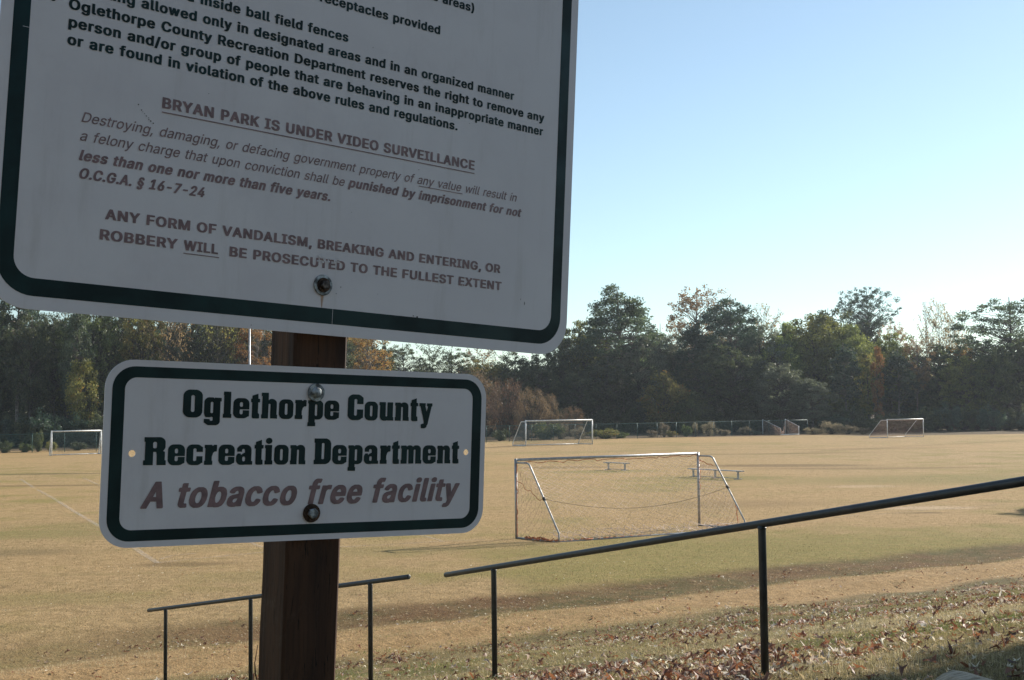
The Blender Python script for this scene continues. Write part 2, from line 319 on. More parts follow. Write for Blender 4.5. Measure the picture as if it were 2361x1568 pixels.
REGULAR = [[480,[50,129,48,124,3,-1,22,-1,35,35,84,35,98,-1,116,-1,116,4,70,128],[60,110,79,52,41,51,41,52]],
[456,[14,128,14,-1,70,-1,82,2,94,8,100,14,104,22,106,32,105,43,99,56,91,63,82,67,93,73,96,76,99,84,100,99,95,113,89,120,84,124,71,128],[33,57,62,57,72,55,78,52,84,47,88,38,88,31,85,24,81,20,74,17,66,15,33,15],[33,73,33,112,66,112,75,108,80,103,83,92,80,83,76,77,63,72]],
[510,[96,123,87,127,76,129,57,129,47,127,35,121,25,112,17,100,12,88,9,71,9,55,12,39,15,32,22,18,30,10,48,0,63,-3,74,-3,91,2,107,13,116,29,119,41,102,41,94,26,85,18,72,14,58,15,46,20,37,29,32,38,28,49,27,73,32,89,41,103,54,111,67,113,82,110,88,107,96,99,102,86,119,86,118,93,112,107,109,112]],
[502,[14,128,14,-1,62,-1,76,2,90,8,98,14,107,25,113,38,116,50,116,78,112,92,105,106,96,115,90,120,72,127,57,129],[33,112,54,112,71,110,84,103,90,97,95,87,99,73,99,54,97,46,94,38,89,30,83,24,74,19,58,15,32,16]],
[419,[95,-1,94,15,32,16,33,56,90,57,89,72,33,73,33,112,93,112,94,128,14,128,14,-1]],
[410,[15,-1,32,0,33,54,87,55,86,71,33,71,33,112,92,112,93,128,14,128]],
[520,[75,129,57,129,49,128,36,122,28,115,22,109,16,97,12,88,9,74,10,47,13,37,20,22,24,16,34,7,45,1,55,-2,79,-2,89,1,102,8,112,19,117,29,120,39,120,65,71,65,70,49,103,48,101,38,98,31,88,20,80,16,73,14,63,14,55,16,44,22,37,29,32,38,27,54,27,73,29,82,36,97,46,107,60,112,74,112,90,105,95,99,101,87,119,88,117,98,112,107,105,115,97,122,89,126]],
[517,[115,-1,115,128,97,128,96,73,33,74,32,128,14,128,14,-1,32,0,33,57,96,57,97,0]],
[300,[8,-1,68,0,68,15,47,16,47,112,68,113,67,129,7,128,7,113,29,112,29,16,7,15]],
[467,[113,-1,111,4,62,72,107,119,112,126,113,128,90,128,47,82,32,64,32,128,14,128,14,-1,32,-1,32,41,49,59,92,-1]],
[393,[15,129,14,-1,91,-1,91,15,33,15,32,128]],
[628,[143,128,118,128,85,43,79,23,69,51,39,128,14,128,14,-1,32,0,31,101,41,74,71,-1,87,-1,125,100,125,0,143,-1]],
[523,[14,128,14,-1,32,0,32,101,45,79,95,1,97,-1,116,-1,116,128,99,128,99,25,35,128]],
[533,[76,129,57,129,47,127,35,121,25,112,17,100,12,88,10,79,10,48,13,37,19,24,27,13,33,8,48,0,55,-2,78,-2,88,1,98,6,105,11,111,18,117,27,124,49,124,78,121,89,116,101,107,114,100,120,89,126],[73,14,57,15,44,22,34,34,31,40,27,54,27,73,32,90,42,104,54,111,60,112,74,112,80,111,89,106,97,98,101,91,105,80,107,71,106,51,104,44,98,31,87,20]],
[445,[15,-1,32,0,33,45,66,46,76,47,89,54,97,63,103,79,103,95,98,109,94,115,85,122,69,128,14,128],[33,112,57,112,69,111,76,107,81,102,85,90,84,79,80,70,75,66,64,62,33,62]],
[449,[14,128,14,-1,32,0,33,48,61,48,87,-1,107,-1,106,5,81,51,90,57,96,63,101,73,103,80,103,96,99,107,94,115,80,125,69,128],[33,112,57,112,69,111,77,107,81,103,85,93,85,83,80,72,66,65,33,65]],
[447,[66,129,47,129,33,125,20,115,13,102,13,85,16,76,21,71,37,62,62,54,77,49,83,43,85,38,85,31,80,22,69,15,62,13,50,13,37,18,31,23,26,35,9,35,11,21,17,11,24,5,40,-2,57,-4,67,-3,80,1,94,10,98,16,102,26,102,44,100,50,94,58,79,67,43,78,34,84,31,88,30,96,33,104,38,108,50,113,62,113,75,108,82,100,84,94,101,94,99,107,94,115,82,124]],
[449,[65,-1,66,112,104,112,105,128,8,129,8,112,48,112,48,0]],
[517,[115,128,98,128,97,38,94,29,85,20,72,14,54,15,44,20,37,28,33,35,32,45,32,128,14,128,15,34,16,27,22,16,27,10,37,3,54,-3,75,-3,93,3,103,11,109,18,113,27,116,43]],
[480,[3,128,3,126,50,0,71,-1,116,125,116,128,98,128,73,56,61,18,59,20,50,49,21,128]],
[686,[3,128,4,122,38,-1,57,-1,59,2,80,77,85,102,112,2,114,-1,133,-1,167,121,168,128,149,128,123,22,96,128,75,128,48,22,22,128]],
[474,[4,-1,24,0,59,51,94,-1,114,-1,113,4,71,65,72,69,111,125,112,128,93,128,65,89,60,79,27,128,7,128,7,125,49,65,7,7]],
[472,[50,-1,68,0,68,52,112,122,115,127,114,129,94,128,59,69,24,128,3,128,49,52]],
[438,[10,128,10,112,78,112,11,15,9,12,10,-1,100,-1,99,15,32,15,100,114,100,128]],
[389,[85,-1,85,68,82,79,78,86,67,94,52,97,32,95,21,90,15,84,12,79,10,72,25,68,35,78,42,81,49,82,57,80,63,77,66,72,68,64,67,60,62,58,26,53,13,45,8,36,7,21,8,15,13,7,25,-1,41,-4,54,-1,60,2,68,10,69,-1],[68,45,67,29,60,18,48,12,37,12,30,16,26,19,24,26,24,30,26,33,30,37,38,40]],
[424,[13,129,12,0,29,-1,29,12,36,4,47,-2,66,-3,74,0,81,4,89,12,96,27,99,42,99,53,94,72,85,87,80,90,66,96,57,97,45,96,38,91,30,83,30,128],[60,81,70,76,77,67,81,55,81,39,79,32,75,24,69,18,61,13,53,12,42,17,35,24,30,37,29,52,32,66,36,72,41,77,50,81]],
[396,[75,2,82,8,86,13,91,21,91,26,76,30,69,19,62,14,55,12,42,14,33,21,28,29,25,40,26,58,32,72,38,77,47,81,57,81,65,78,70,74,75,64,91,68,90,75,85,82,79,89,66,96,51,97,35,95,25,89,17,81,9,63,8,43,8,35,13,21,18,12,23,7,28,3,37,-1,44,-3,60,-3]],
[424,[93,129,77,128,77,82,69,91,61,96,49,97,40,96,26,90,21,87,12,72,8,54,8,41,9,29,18,11,25,4,35,-1,41,-3,57,-3,67,1,73,7,77,12,77,-1,94,0],[46,81,56,81,62,79,69,74,74,64,77,51,76,38,71,24,66,18,60,14,53,12,45,13,37,18,30,26,25,40,25,54,27,62,33,74,38,78]],
[404,[61,96,41,96,25,89,21,86,14,76,8,59,8,35,13,19,18,12,28,3,45,-3,62,-3,73,1,85,10,92,22,91,24,76,27,68,17,57,12,49,12,42,14,34,19,27,30,25,38,26,41,93,41,93,61,87,78,83,84,76,90],[25,57,30,69,37,77,47,81,56,81,66,77,69,74,74,64,76,57]],
[254,[20,-1,36,0,36,80,57,82,57,95,37,96,36,105,37,110,41,115,49,118,58,117,62,129,59,132,40,133,30,129,23,123,20,116,19,96,0,95,1,82,19,80]],
[425,[94,95,77,95,77,82,70,90,61,96,49,97,40,96,26,90,17,82,14,77,8,61,8,41,12,23,21,10,33,3,50,0,61,2,68,5,77,14,76,-7,73,-15,69,-18,57,-23,47,-23,37,-20,27,-10,24,-10,12,-17,14,-23,23,-32,38,-38,60,-38,72,-36,80,-32,89,-23,92,-16,94,-6],[46,81,56,81,67,76,74,64,77,54,76,38,71,26,65,19,57,16,46,16,37,20,30,26,25,41,25,55,30,70,37,77]],
[410,[12,128,12,-1,30,0,30,63,34,73,38,76,49,81,56,81,64,78,69,73,73,64,73,-1,90,-1,91,61,89,75,85,82,75,93,66,96,57,97,43,95,37,91,30,84,30,128]],
[167,[13,-1,30,0,29,96,12,95],[32,124,28,130,20,132,12,128,9,123,9,119,11,115,14,111,18,110,24,110,31,115,32,118]],
[167,[29,96,12,95,12,-11,10,-16,7,-19,-3,-21,-2,-37,11,-36,21,-31,27,-22,29,-15],[32,124,31,127,25,131,16,131,11,127,9,124,9,118,14,111,17,110,24,110,31,115,32,118]],
[381,[13,129,12,-1,30,-1,30,34,38,43,72,0,93,-1,93,3,52,54,90,93,90,95,70,95,30,55,30,128]],
[189,[13,129,13,13,18,4,24,0,34,-2,44,-1,46,1,46,4,44,14,34,14,31,16,30,19,30,128]],
[610,[140,-1,140,73,135,84,129,91,116,97,103,97,91,93,86,90,79,82,77,87,70,93,59,97,49,97,43,96,35,90,30,83,29,95,12,95,12,-1,30,0,30,65,35,75,46,81,54,81,61,78,65,74,67,69,68,-1,84,0,85,67,89,75,99,81,109,81,117,78,119,75,123,68,123,0]],
[410,[90,-1,91,61,89,75,84,85,74,94,66,96,57,97,49,96,37,91,29,83,29,95,12,95,12,-1,30,0,30,63,34,73,38,76,49,81,56,81,64,78,69,73,73,64,73,-1]],
[415,[44,-3,59,-3,69,0,77,4,83,9,88,16,92,24,96,37,96,57,90,75,85,83,77,90,62,96,42,96,35,95,25,89,14,76,8,59,8,35,13,19,18,12,28,3],[47,81,57,81,68,76,75,65,79,52,78,37,73,24,66,17,55,12,45,13,37,18,30,26,25,40,25,54,30,69,38,77]],
[424,[13,-37,30,-36,30,11,36,4,44,-1,50,-3,66,-3,81,4,89,12,94,21,99,42,97,64,89,82,80,90,72,95,57,97,45,96,38,91,30,82,29,95,12,95],[60,81,70,76,77,67,81,55,81,39,79,32,75,24,69,18,61,13,53,12,42,17,35,24,30,37,29,52,32,66,36,72,41,77,50,81]],
[424,[93,-37,94,95,77,95,77,82,69,91,61,96,49,97,34,95,26,90,21,86,15,79,9,64,8,54,8,41,9,29,12,22,18,11,25,4,41,-3,57,-3,62,-1,70,4,77,12,77,-36],[46,81,56,81,62,79,69,74,74,64,77,51,76,38,71,24,66,18,60,14,53,12,45,13,37,18,30,26,25,40,25,54,27,62,33,74,38,78]],
[259,[13,-1,30,0,30,64,34,73,44,79,62,80,61,97,50,97,42,96,33,90,30,84,29,95,12,95]],
[365,[57,96,46,97,31,95,22,90,16,85,11,74,11,63,13,57,21,48,32,43,57,37,61,34,66,29,66,23,63,19,50,12,41,12,32,16,29,18,24,28,9,25,8,21,10,15,14,9,21,2,29,-1,37,-3,55,-3,65,0,77,9,83,21,83,32,77,44,66,51,36,59,30,63,28,68,30,75,36,80,42,82,51,82,60,78,66,69,81,72,82,75,76,86,69,91]],
[227,[53,-1,54,4,52,14,38,14,35,16,32,21,32,80,52,82,52,95,33,96,32,118,16,119,15,96,0,95,1,82,16,80,16,17,21,6,27,1,36,-2]],
[410,[12,95,12,33,14,21,20,9,27,2,34,-1,53,-2,65,3,73,12,74,-1,90,-1,90,95,73,95,73,32,67,20,62,17,54,13,48,13,38,17,32,24,30,30,30,95]],
[389,[4,95,4,92,40,-1,57,-1,91,88,93,95,75,95,56,42,49,20,48,21,44,35,22,95]],
[567,[5,95,34,-1,51,0,71,71,91,-1,108,-1,135,87,137,95,119,95,99,23,80,95,62,95,49,48,43,23,22,95]],
[379,[5,-1,24,0,40,23,47,36,71,0,89,-1,89,3,58,48,88,93,88,95,69,95,48,62,27,95,7,95,7,93,37,48,6,4]],
[389,[14,-37,24,-38,36,-35,43,-31,47,-25,54,-11,89,80,93,93,93,95,75,95,49,21,22,95,4,95,4,92,40,0,35,-13,30,-19,25,-21,14,-21,11,-32,11,-35]],
[380,[86,-1,85,15,34,15,84,81,84,95,11,95,12,79,61,79,10,13,10,-1]],
[453,[49,129,40,127,31,122,24,115,19,106,15,95,12,82,11,53,13,39,16,27,25,11,31,5,41,0,53,-3,60,-3,73,0,82,5,93,18,99,32,101,45,102,75,100,88,97,100,88,117,81,123,68,129],[57,114,68,111,74,106,77,100,82,91,85,70,84,48,80,31,71,19,60,13,53,13,48,15,38,24,31,39,28,58,30,84,35,99,39,106,46,111]],
[453,[98,-1,98,14,70,15,70,128,49,129,21,108,21,90,23,89,26,91,50,109,52,109,52,15,19,14,18,0]],
[453,[16,-1,99,0,98,15,41,15,81,59,92,74,95,82,96,100,94,106,89,115,83,122,74,127,64,129,49,129,39,127,30,122,23,115,17,104,16,90,32,89,35,102,41,109,55,114,62,113,71,109,76,105,79,97,79,89,75,78,67,68,16,14]],
[453,[17,128,17,112,70,112,69,110,39,77,39,62,57,61,69,57,77,49,81,42,82,34,80,28,75,20,66,15,59,13,46,14,37,18,30,26,27,34,10,34,10,29,13,20,20,10,25,5,39,-1,49,-3,61,-3,75,1,85,6,94,16,99,28,99,45,94,57,85,66,71,72,59,74,94,114,94,128]],
[453,[78,129,61,128,13,47,9,40,9,26,69,25,70,-1,86,-1,87,25,104,26,104,42,87,43,87,80,70,79,70,42,29,42,78,126]],
[453,[92,128,23,128,16,63,32,61,48,68,63,67,72,62,77,55,81,46,81,36,77,26,69,18,59,13,48,14,41,18,35,24,31,33,15,33,15,26,20,14,24,9,36,1,49,-3,59,-3,72,0,84,7,90,13,96,24,99,36,98,53,94,64,83,76,74,81,57,85,46,83,36,79,35,79,39,112,91,112]],
[453,[81,129,62,128,27,76,16,53,16,31,20,18,29,7,43,-1,61,-3,73,0,81,4,89,11,97,27,98,48,95,57,90,66,82,74,73,78,65,79,49,79,81,126],[61,13,52,13,40,19,36,26,32,34,32,45,37,55,44,62,52,65,61,65,72,60,77,53,81,45,81,35,77,26,73,19]],
[453,[24,-1,43,0,99,112,98,128,15,128,16,112,80,112,24,1]],
[453,[66,129,48,129,41,128,32,124,26,118,21,112,16,97,18,84,22,76,28,70,35,66,25,62,16,51,12,39,13,25,18,14,26,6,35,1,49,-3,69,-2,85,4,95,14,99,22,101,31,100,43,95,54,89,61,78,66,86,71,94,82,97,95,94,108,89,116,84,122,74,127],[30,31,31,41,34,48,43,55,53,58,64,57,73,53,78,49,83,37,82,27,78,21,71,16,62,13,51,13,41,17,35,21],[34,90,34,97,38,107,46,112,54,114,63,113,72,109,76,105,79,96,79,91,76,83,70,77,59,73,49,74,40,79]],
[453,[32,-1,52,0,85,50,94,66,97,74,98,96,94,107,89,115,84,121,72,128,65,129,49,129,41,128,30,122,23,115,16,101,16,79,18,70,22,62,30,55,41,49,61,48,65,50,32,2],[53,114,63,113,72,108,77,103,81,93,81,83,76,71,69,65,58,62,51,62,42,67,36,74,32,83,32,93,38,105,44,110]],
[188,[13,2,20,-2,27,-2,31,0,36,6,36,14,35,17,31,21,27,22,20,22,14,19,12,15,12,5]],
[188,[9,-30,22,-30,35,16,35,18,16,18,8,-29]],
[453,[85,47,84,62,28,61,29,46]],
[249,[4,-20,19,-19,57,123,59,130,58,134,43,133,5,-9,3,-16]],
[273,[58,136,44,136,40,131,29,103,22,67,22,38,25,18,32,-4,44,-25,60,-24,49,3,43,19,39,43,39,61,41,80,51,114,59,132]],
[273,[9,136,8,134,16,116,26,83,30,58,30,46,24,17,8,-24,24,-25,33,-9,41,12,47,38,47,64,40,102,32,121,26,135]],
[395,[57,129,42,129,35,128,26,123,22,119,18,111,17,98,21,89,27,82,19,79,13,74,9,64,10,51,15,42,26,32,59,13,64,6,65,-2,63,-5,60,-8,52,-12,43,-12,37,-8,32,-4,28,5,13,1,15,-6,20,-15,25,-21,41,-27,54,-27,66,-23,71,-21,77,-15,82,-4,82,5,77,15,72,21,78,24,85,29,90,41,89,52,81,65,73,71,42,89,38,92,34,99,34,105,36,108,42,113,50,115,60,112,69,98,83,101,82,109,77,117,68,126],[71,35,65,30,60,30,33,46,28,51,24,59,25,65,29,71,36,74,67,57,70,53,74,46,74,39]]]
BOLD = [[532,[-5,-2,-1,-4,27,-4,30,-3,43,31,77,31,88,1,89,-2,93,-4,121,-4,125,-2,124,5,77,131,74,132,45,132,41,130,-4,7,-6,2],[60,80,68,56,67,54,51,55]],
[508,[6,131,5,129,5,-2,9,-4,75,-4,88,-2,102,5,109,13,111,18,115,31,114,44,110,54,101,64,96,67,105,76,109,87,109,100,108,107,102,116,91,126,76,131,9,132],[42,53,57,54,66,52,71,49,75,46,79,37,79,32,76,25,69,21,60,19,42,19],[42,109,61,108,68,106,71,102,74,96,74,89,69,80,57,76,42,76]],
[562,[103,125,92,130,82,133,52,133,41,130,23,120,16,113,8,101,3,89,0,72,0,54,3,38,13,18,22,8,29,3,42,-4,49,-5,85,-5,96,-2,108,5,116,12,122,21,128,38,127,42,124,45,97,45,93,42,89,33,83,25,71,19,64,19,54,23,46,30,41,39,37,50,36,72,41,88,49,101,59,107,69,109,78,106,87,98,93,85,97,82,124,82,127,85,127,94,121,107,118,113]],
[554,[6,131,5,129,5,-2,9,-4,67,-4,87,0,102,9,112,18,120,32,123,39,125,58,125,70,123,88,119,97,112,109,97,123,84,129,77,130,62,132,9,132],[42,109,58,108,66,106,77,100,81,96,86,86,90,72,90,55,85,38,76,26,68,22,59,20,41,20]],
[471,[102,-3,104,-1,104,15,99,19,41,20,42,52,94,53,99,56,99,72,94,76,42,76,42,109,99,109,103,112,102,130,99,132,9,132,6,131,5,129,5,-2,9,-4,99,-4]],
[462,[9,-4,37,-4,41,-2,42,51,91,51,95,53,96,71,91,74,42,74,41,108,98,109,102,112,102,129,101,131,98,132,9,132,5,130,5,-1]],
[572,[29,124,19,116,9,103,3,89,0,75,0,52,2,42,6,31,13,18,22,8,30,2,40,-3,49,-5,84,-5,94,-3,109,5,121,18,127,31,129,38,129,65,127,67,124,69,66,69,63,67,61,65,61,49,63,47,66,46,93,45,92,39,87,29,81,23,68,18,60,20,54,23,46,30,43,35,37,50,36,72,41,88,47,99,53,104,66,109,74,107,83,102,92,86,97,83,124,83,127,85,128,91,126,97,119,110,112,118,104,124,94,129,81,133,52,133,41,130]],
[569,[123,-3,124,-1,124,130,120,132,92,132,88,130,88,77,42,77,41,130,37,132,9,132,6,131,5,129,5,-2,9,-4,37,-4,41,-2,42,53,87,54,88,-2,92,-4,120,-4]],
[352,[-1,-3,2,-4,73,-4,77,-2,77,16,73,19,56,20,56,108,73,109,77,111,77,129,76,131,73,132,2,132,-2,130,-2,112,-1,110,2,109,20,108,20,20,2,19,-2,16,-2,-1]],
[519,[120,-3,122,-1,120,5,72,72,121,125,121,130,117,132,86,132,83,131,42,87,41,130,37,132,9,132,6,131,5,129,5,-2,9,-4,37,-4,41,-2,41,40,48,47,84,-3,87,-4,117,-4]],
[445,[9,132,5,129,5,-2,9,-4,96,-4,99,-3,100,-1,100,15,96,19,42,19,41,129,37,132]],
[680,[5,130,5,-1,6,-3,9,-4,36,-4,40,-2,41,50,62,-2,66,-4,91,-4,96,-1,116,51,117,-2,121,-4,148,-4,152,-2,152,129,151,131,148,132,114,132,109,129,79,50,48,129,43,132,9,132]],
[575,[6,131,5,129,5,-2,9,-4,37,-4,41,-2,42,68,88,-3,91,-4,121,-4,124,-3,125,-1,125,130,121,132,94,132,90,129,89,57,43,131,40,132,9,132]],
[585,[28,124,13,108,8,100,2,85,0,72,0,54,3,38,10,23,18,12,26,5,42,-4,49,-5,83,-5,93,-3,105,3,112,9,120,18,128,32,132,48,132,79,130,90,122,107,116,115,104,124,94,129,82,133,52,133,41,130],[67,18,54,23,46,29,40,41,36,54,36,72,41,90,49,101,59,107,66,109,72,108,79,105,88,97,94,85,98,70,97,52,95,45,89,32,80,23]],
[497,[6,-3,9,-4,37,-4,41,-2,42,42,71,42,82,44,96,51,104,60,108,67,112,79,112,96,107,110,98,121,84,129,74,131,9,132,5,130,5,-1],[42,109,60,108,69,105,72,101,75,94,76,84,70,70,63,66,58,65,42,65]],
[501,[6,131,5,129,5,-2,9,-4,37,-4,40,-3,41,-1,41,44,53,45,80,-3,82,-4,112,-4,115,-3,116,-1,116,3,91,50,97,54,105,62,110,72,112,79,112,96,108,108,103,116,94,124,85,129,74,131,9,132],[42,109,60,108,68,106,72,102,76,92,76,84,71,74,61,69,42,68]],
[499,[80,131,72,133,37,132,28,129,16,122,11,116,5,106,3,98,4,84,7,76,13,68,32,58,65,48,72,44,76,38,75,29,71,24,64,19,57,17,49,19,41,23,35,36,32,38,4,38,1,37,-1,35,0,26,5,16,13,5,26,-3,34,-5,50,-7,77,-5,94,1,101,7,110,21,112,29,112,41,109,51,102,60,94,65,84,71,47,82,42,86,39,92,39,96,42,103,49,108,57,110,68,106,73,99,75,93,79,90,106,90,109,92,110,94,109,103,102,116,94,124]],
[501,[70,-4,74,-1,74,108,109,109,112,110,114,112,113,130,109,132,3,132,0,131,-1,129,-1,112,0,110,3,109,39,108,39,-2,43,-4]],
[569,[123,131,120,132,93,132,89,130,88,39,83,27,76,21,66,18,59,19,51,23,46,29,41,39,40,130,36,132,9,132,5,130,6,33,8,26,12,18,20,8,34,-2,49,-6,81,-6,100,1,113,11,122,26,124,42,124,129]],
[532,[-5,130,-6,125,41,-1,46,-4,75,-4,78,-3,125,124,125,130,121,132,93,132,89,130,61,48,57,54,30,130,26,132,-1,132]],
[738,[-5,130,-5,121,27,4,30,-3,33,-4,63,-4,67,-2,85,65,105,-2,108,-4,138,-4,142,-2,176,121,177,129,176,131,173,132,145,132,141,130,123,60,106,127,103,131,100,132,71,132,67,130,48,60,30,130,26,132,-1,132]],
[526,[-4,-3,-1,-4,28,-4,31,-3,59,36,87,-3,90,-4,119,-4,123,-2,124,2,122,5,80,65,120,124,121,129,119,131,116,132,88,132,85,131,59,95,35,131,32,132,2,132,-2,130,-2,124,39,65,-4,5,-5,2]],
[524,[45,-4,73,-4,77,-2,77,51,121,121,124,126,122,131,119,132,90,132,87,131,59,87,31,131,28,132,-1,132,-5,130,-6,126,-4,123,41,51,41,-1]],
[490,[2,131,0,129,0,112,5,109,66,108,2,15,0,12,1,-2,5,-4,105,-4,108,-3,109,-1,109,15,105,19,44,20,109,113,109,130,105,132,5,132]],
[441,[93,-3,94,-1,94,69,91,79,87,87,82,92,73,97,57,101,33,100,22,96,11,90,6,85,1,77,0,71,2,69,17,64,31,64,35,67,39,74,49,78,55,75,59,65,57,62,21,56,7,49,4,46,-1,37,-2,21,-1,14,5,6,9,1,20,-4,34,-7,53,-6,61,-4,90,-4],[59,38,58,30,52,20,42,16,35,20,33,23,33,29,35,32,43,37]],
[476,[5,131,3,129,4,-2,8,-4,37,-4,45,-6,71,-6,88,1,94,6,101,16,107,34,107,61,100,80,94,88,87,93,72,100,51,101,39,99,39,129,37,131,34,132,8,132],[56,17,49,19,44,25,39,38,38,44,39,57,43,68,48,74,55,77,65,72,70,62,72,54,72,40,70,33,64,22]],
[448,[89,5,98,16,100,23,100,27,99,29,82,34,71,34,66,31,60,20,53,17,48,18,42,22,37,30,34,41,34,53,37,63,41,71,45,74,52,78,60,74,66,63,70,61,82,61,99,66,100,68,100,71,94,83,84,93,71,99,62,101,37,100,30,98,18,91,8,82,5,77,-1,60,-1,34,4,20,9,11,21,1,39,-6,70,-5,82,0]],
[476,[102,131,99,132,73,132,70,131,68,129,68,99,55,101,34,100,19,93,12,87,6,80,-1,62,-1,33,1,26,7,13,18,1,35,-6,62,-6,69,-4,99,-4,102,-2,103,129],[50,17,44,20,39,27,34,41,34,54,36,62,42,73,51,77,58,74,63,68,67,56,68,45,66,35,62,25,59,20]],
[456,[14,89,8,82,3,72,-1,54,-1,34,4,20,9,11,21,1,40,-6,72,-5,80,-2,90,4,97,12,100,19,101,24,100,26,85,30,71,30,66,27,60,19,56,17,50,17,45,19,39,25,36,31,35,37,98,38,101,39,102,41,102,62,98,76,92,85,83,93,66,100,36,100,21,93],[35,61,38,68,44,74,49,77,54,77,59,74,62,70,66,60]],
[306,[15,-4,41,-4,45,-1,45,77,62,78,66,81,66,97,62,99,46,99,45,104,48,113,62,112,67,116,71,131,65,136,34,137,22,132,17,127,12,120,10,112,10,99,-4,99,-9,96,-8,80,-4,78,10,77,10,-1]],
[477,[102,98,99,99,73,99,69,98,55,101,34,100,19,93,8,82,1,69,-1,55,-1,40,0,29,8,14,17,5,31,-2,42,-4,56,-4,65,-2,67,-3,67,-6,64,-14,52,-20,44,-17,32,-6,18,-6,5,-13,3,-16,5,-24,16,-34,26,-39,38,-42,66,-42,77,-39,87,-34,98,-24,101,-17,103,-7,103,96],[51,20,46,21,39,27,34,42,34,54,39,68,44,74,51,77,60,73,66,63,68,53,67,38,62,26,58,22]],
[462,[5,131,3,129,4,-2,8,-4,34,-4,38,-2,39,62,43,72,49,76,53,77,57,75,60,72,64,63,64,-2,68,-4,95,-4,98,-3,99,-1,99,62,98,76,93,86,82,96,71,100,51,101,39,99,39,129,37,131,34,132,8,132]],
[219,[8,-4,34,-4,39,-1,39,96,34,99,8,99,3,96,3,-1],[41,125,35,132,31,135,15,136,6,132,3,129,0,124,0,118,2,114,10,107,30,106,37,110,40,114,41,117]],
[219,[34,99,8,99,3,96,3,-10,1,-15,-2,-17,-8,-17,-12,-21,-12,-37,-8,-40,12,-40,19,-38,28,-33,32,-30,37,-20,39,-9,39,96],[41,125,35,132,31,135,15,136,6,132,2,128,0,125,0,117,5,110,12,106,30,106,37,110,40,114,41,117]],
[433,[5,131,3,129,4,-2,8,-4,34,-4,37,-3,39,-1,39,29,65,-3,68,-4,98,-4,101,-3,102,-1,102,4,62,54,99,92,99,97,95,99,66,99,63,98,39,74,38,130,34,132,8,132]],
[241,[8,132,3,129,4,12,9,2,19,-4,29,-5,49,-4,55,0,53,13,48,18,41,18,39,20,39,129,34,132]],
[662,[149,-2,149,74,144,85,136,94,127,99,121,101,98,101,89,98,80,93,71,99,65,101,44,101,36,98,8,99,4,97,3,-1,5,-3,8,-4,34,-4,38,-2,39,64,44,74,49,77,54,75,58,68,59,-2,63,-4,89,-4,92,-3,93,-1,93,61,96,72,98,74,104,77,110,74,114,67,114,-2,118,-4,145,-4]],
[462,[98,-3,99,-1,99,62,98,76,93,86,82,96,71,100,51,101,37,98,33,99,8,99,5,98,3,96,4,-2,8,-4,34,-4,38,-2,39,62,43,72,49,76,53,77,57,75,60,72,64,63,64,-2,68,-4,95,-4]],
[467,[85,1,92,8,97,15,101,23,105,36,105,58,103,66,96,81,84,93,67,100,37,100,30,98,18,91,8,82,5,77,-1,60,-1,34,4,20,9,11,21,1,39,-6,65,-6,74,-4],[50,17,42,22,37,30,34,41,34,53,37,63,41,71,45,74,52,77,60,74,64,69,69,56,70,43,64,25,59,19]],
[476,[5,-39,8,-40,34,-40,37,-39,39,-37,39,-5,45,-6,71,-6,88,1,98,11,103,21,107,34,107,61,100,80,94,88,87,93,72,100,63,101,43,100,37,98,33,99,8,99,4,97,3,-37],[56,17,49,19,44,25,39,38,38,44,39,57,43,68,48,74,55,77,65,72,70,62,72,54,72,40,70,33,64,22]],
[476,[102,-39,103,-37,102,97,99,99,73,99,69,98,63,100,43,101,34,100,19,93,12,87,6,80,-1,62,-1,33,1,26,7,13,18,1,35,-6,62,-6,68,-5,68,-37,70,-39,73,-40,99,-40],[50,17,44,20,39,27,34,41,34,54,36,62,42,73,51,77,58,74,63,68,67,56,68,45,66,35,62,25,59,20]],
[311,[8,-4,34,-4,38,-2,39,63,43,72,49,76,66,76,70,78,71,97,69,99,66,101,45,101,35,98,8,99,4,97,3,-1]],
[417,[14,0,24,-4,32,-6,60,-6,77,0,84,5,90,13,92,20,92,33,86,45,80,50,72,54,44,62,39,64,37,69,39,74,45,78,52,76,57,68,61,65,76,65,89,69,91,71,91,76,86,84,77,94,62,100,32,100,15,93,5,83,2,75,2,62,6,52,13,45,24,40,51,33,54,32,57,28,55,21,46,16,37,20,33,29,29,31,16,31,1,27,-1,25,-1,20,1,14,5,8]],
[279,[58,-4,63,-1,60,15,56,18,44,18,41,22,41,77,57,78,60,79,61,81,61,96,57,99,42,99,41,119,40,121,37,122,11,122,7,119,6,99,-4,99,-9,96,-8,80,-4,78,7,77,7,16,8,11,16,1,27,-4]],
[462,[5,98,3,96,3,32,5,20,11,8,20,0,32,-5,58,-5,66,-3,69,-4,95,-4,98,-3,99,-1,99,97,95,99,68,99,64,97,64,33,58,21,49,18,43,22,39,31,38,97,34,99,8,99]],
[441,[-4,97,-5,91,31,-2,35,-4,62,-4,65,-3,70,7,100,87,102,92,102,97,98,99,71,99,68,98,66,95,49,49,47,52,32,95,29,98,26,99,-1,99]],
[619,[145,97,141,99,115,99,112,98,108,91,99,60,90,95,87,98,84,99,57,99,55,98,52,94,43,59,33,91,30,98,27,99,0,99,-3,98,-4,96,-3,89,25,-2,29,-4,55,-4,58,-3,61,3,71,37,83,-3,86,-4,113,-4,116,-3,121,10,144,86,146,92]],
[431,[-4,-2,0,-4,28,-4,34,0,47,19,61,0,66,-4,94,-4,97,-3,99,-1,98,4,67,48,97,92,97,97,93,99,65,99,60,96,48,78,35,96,31,99,2,99,-1,98,-2,96,-2,92,28,49,-3,5,-4,2]],
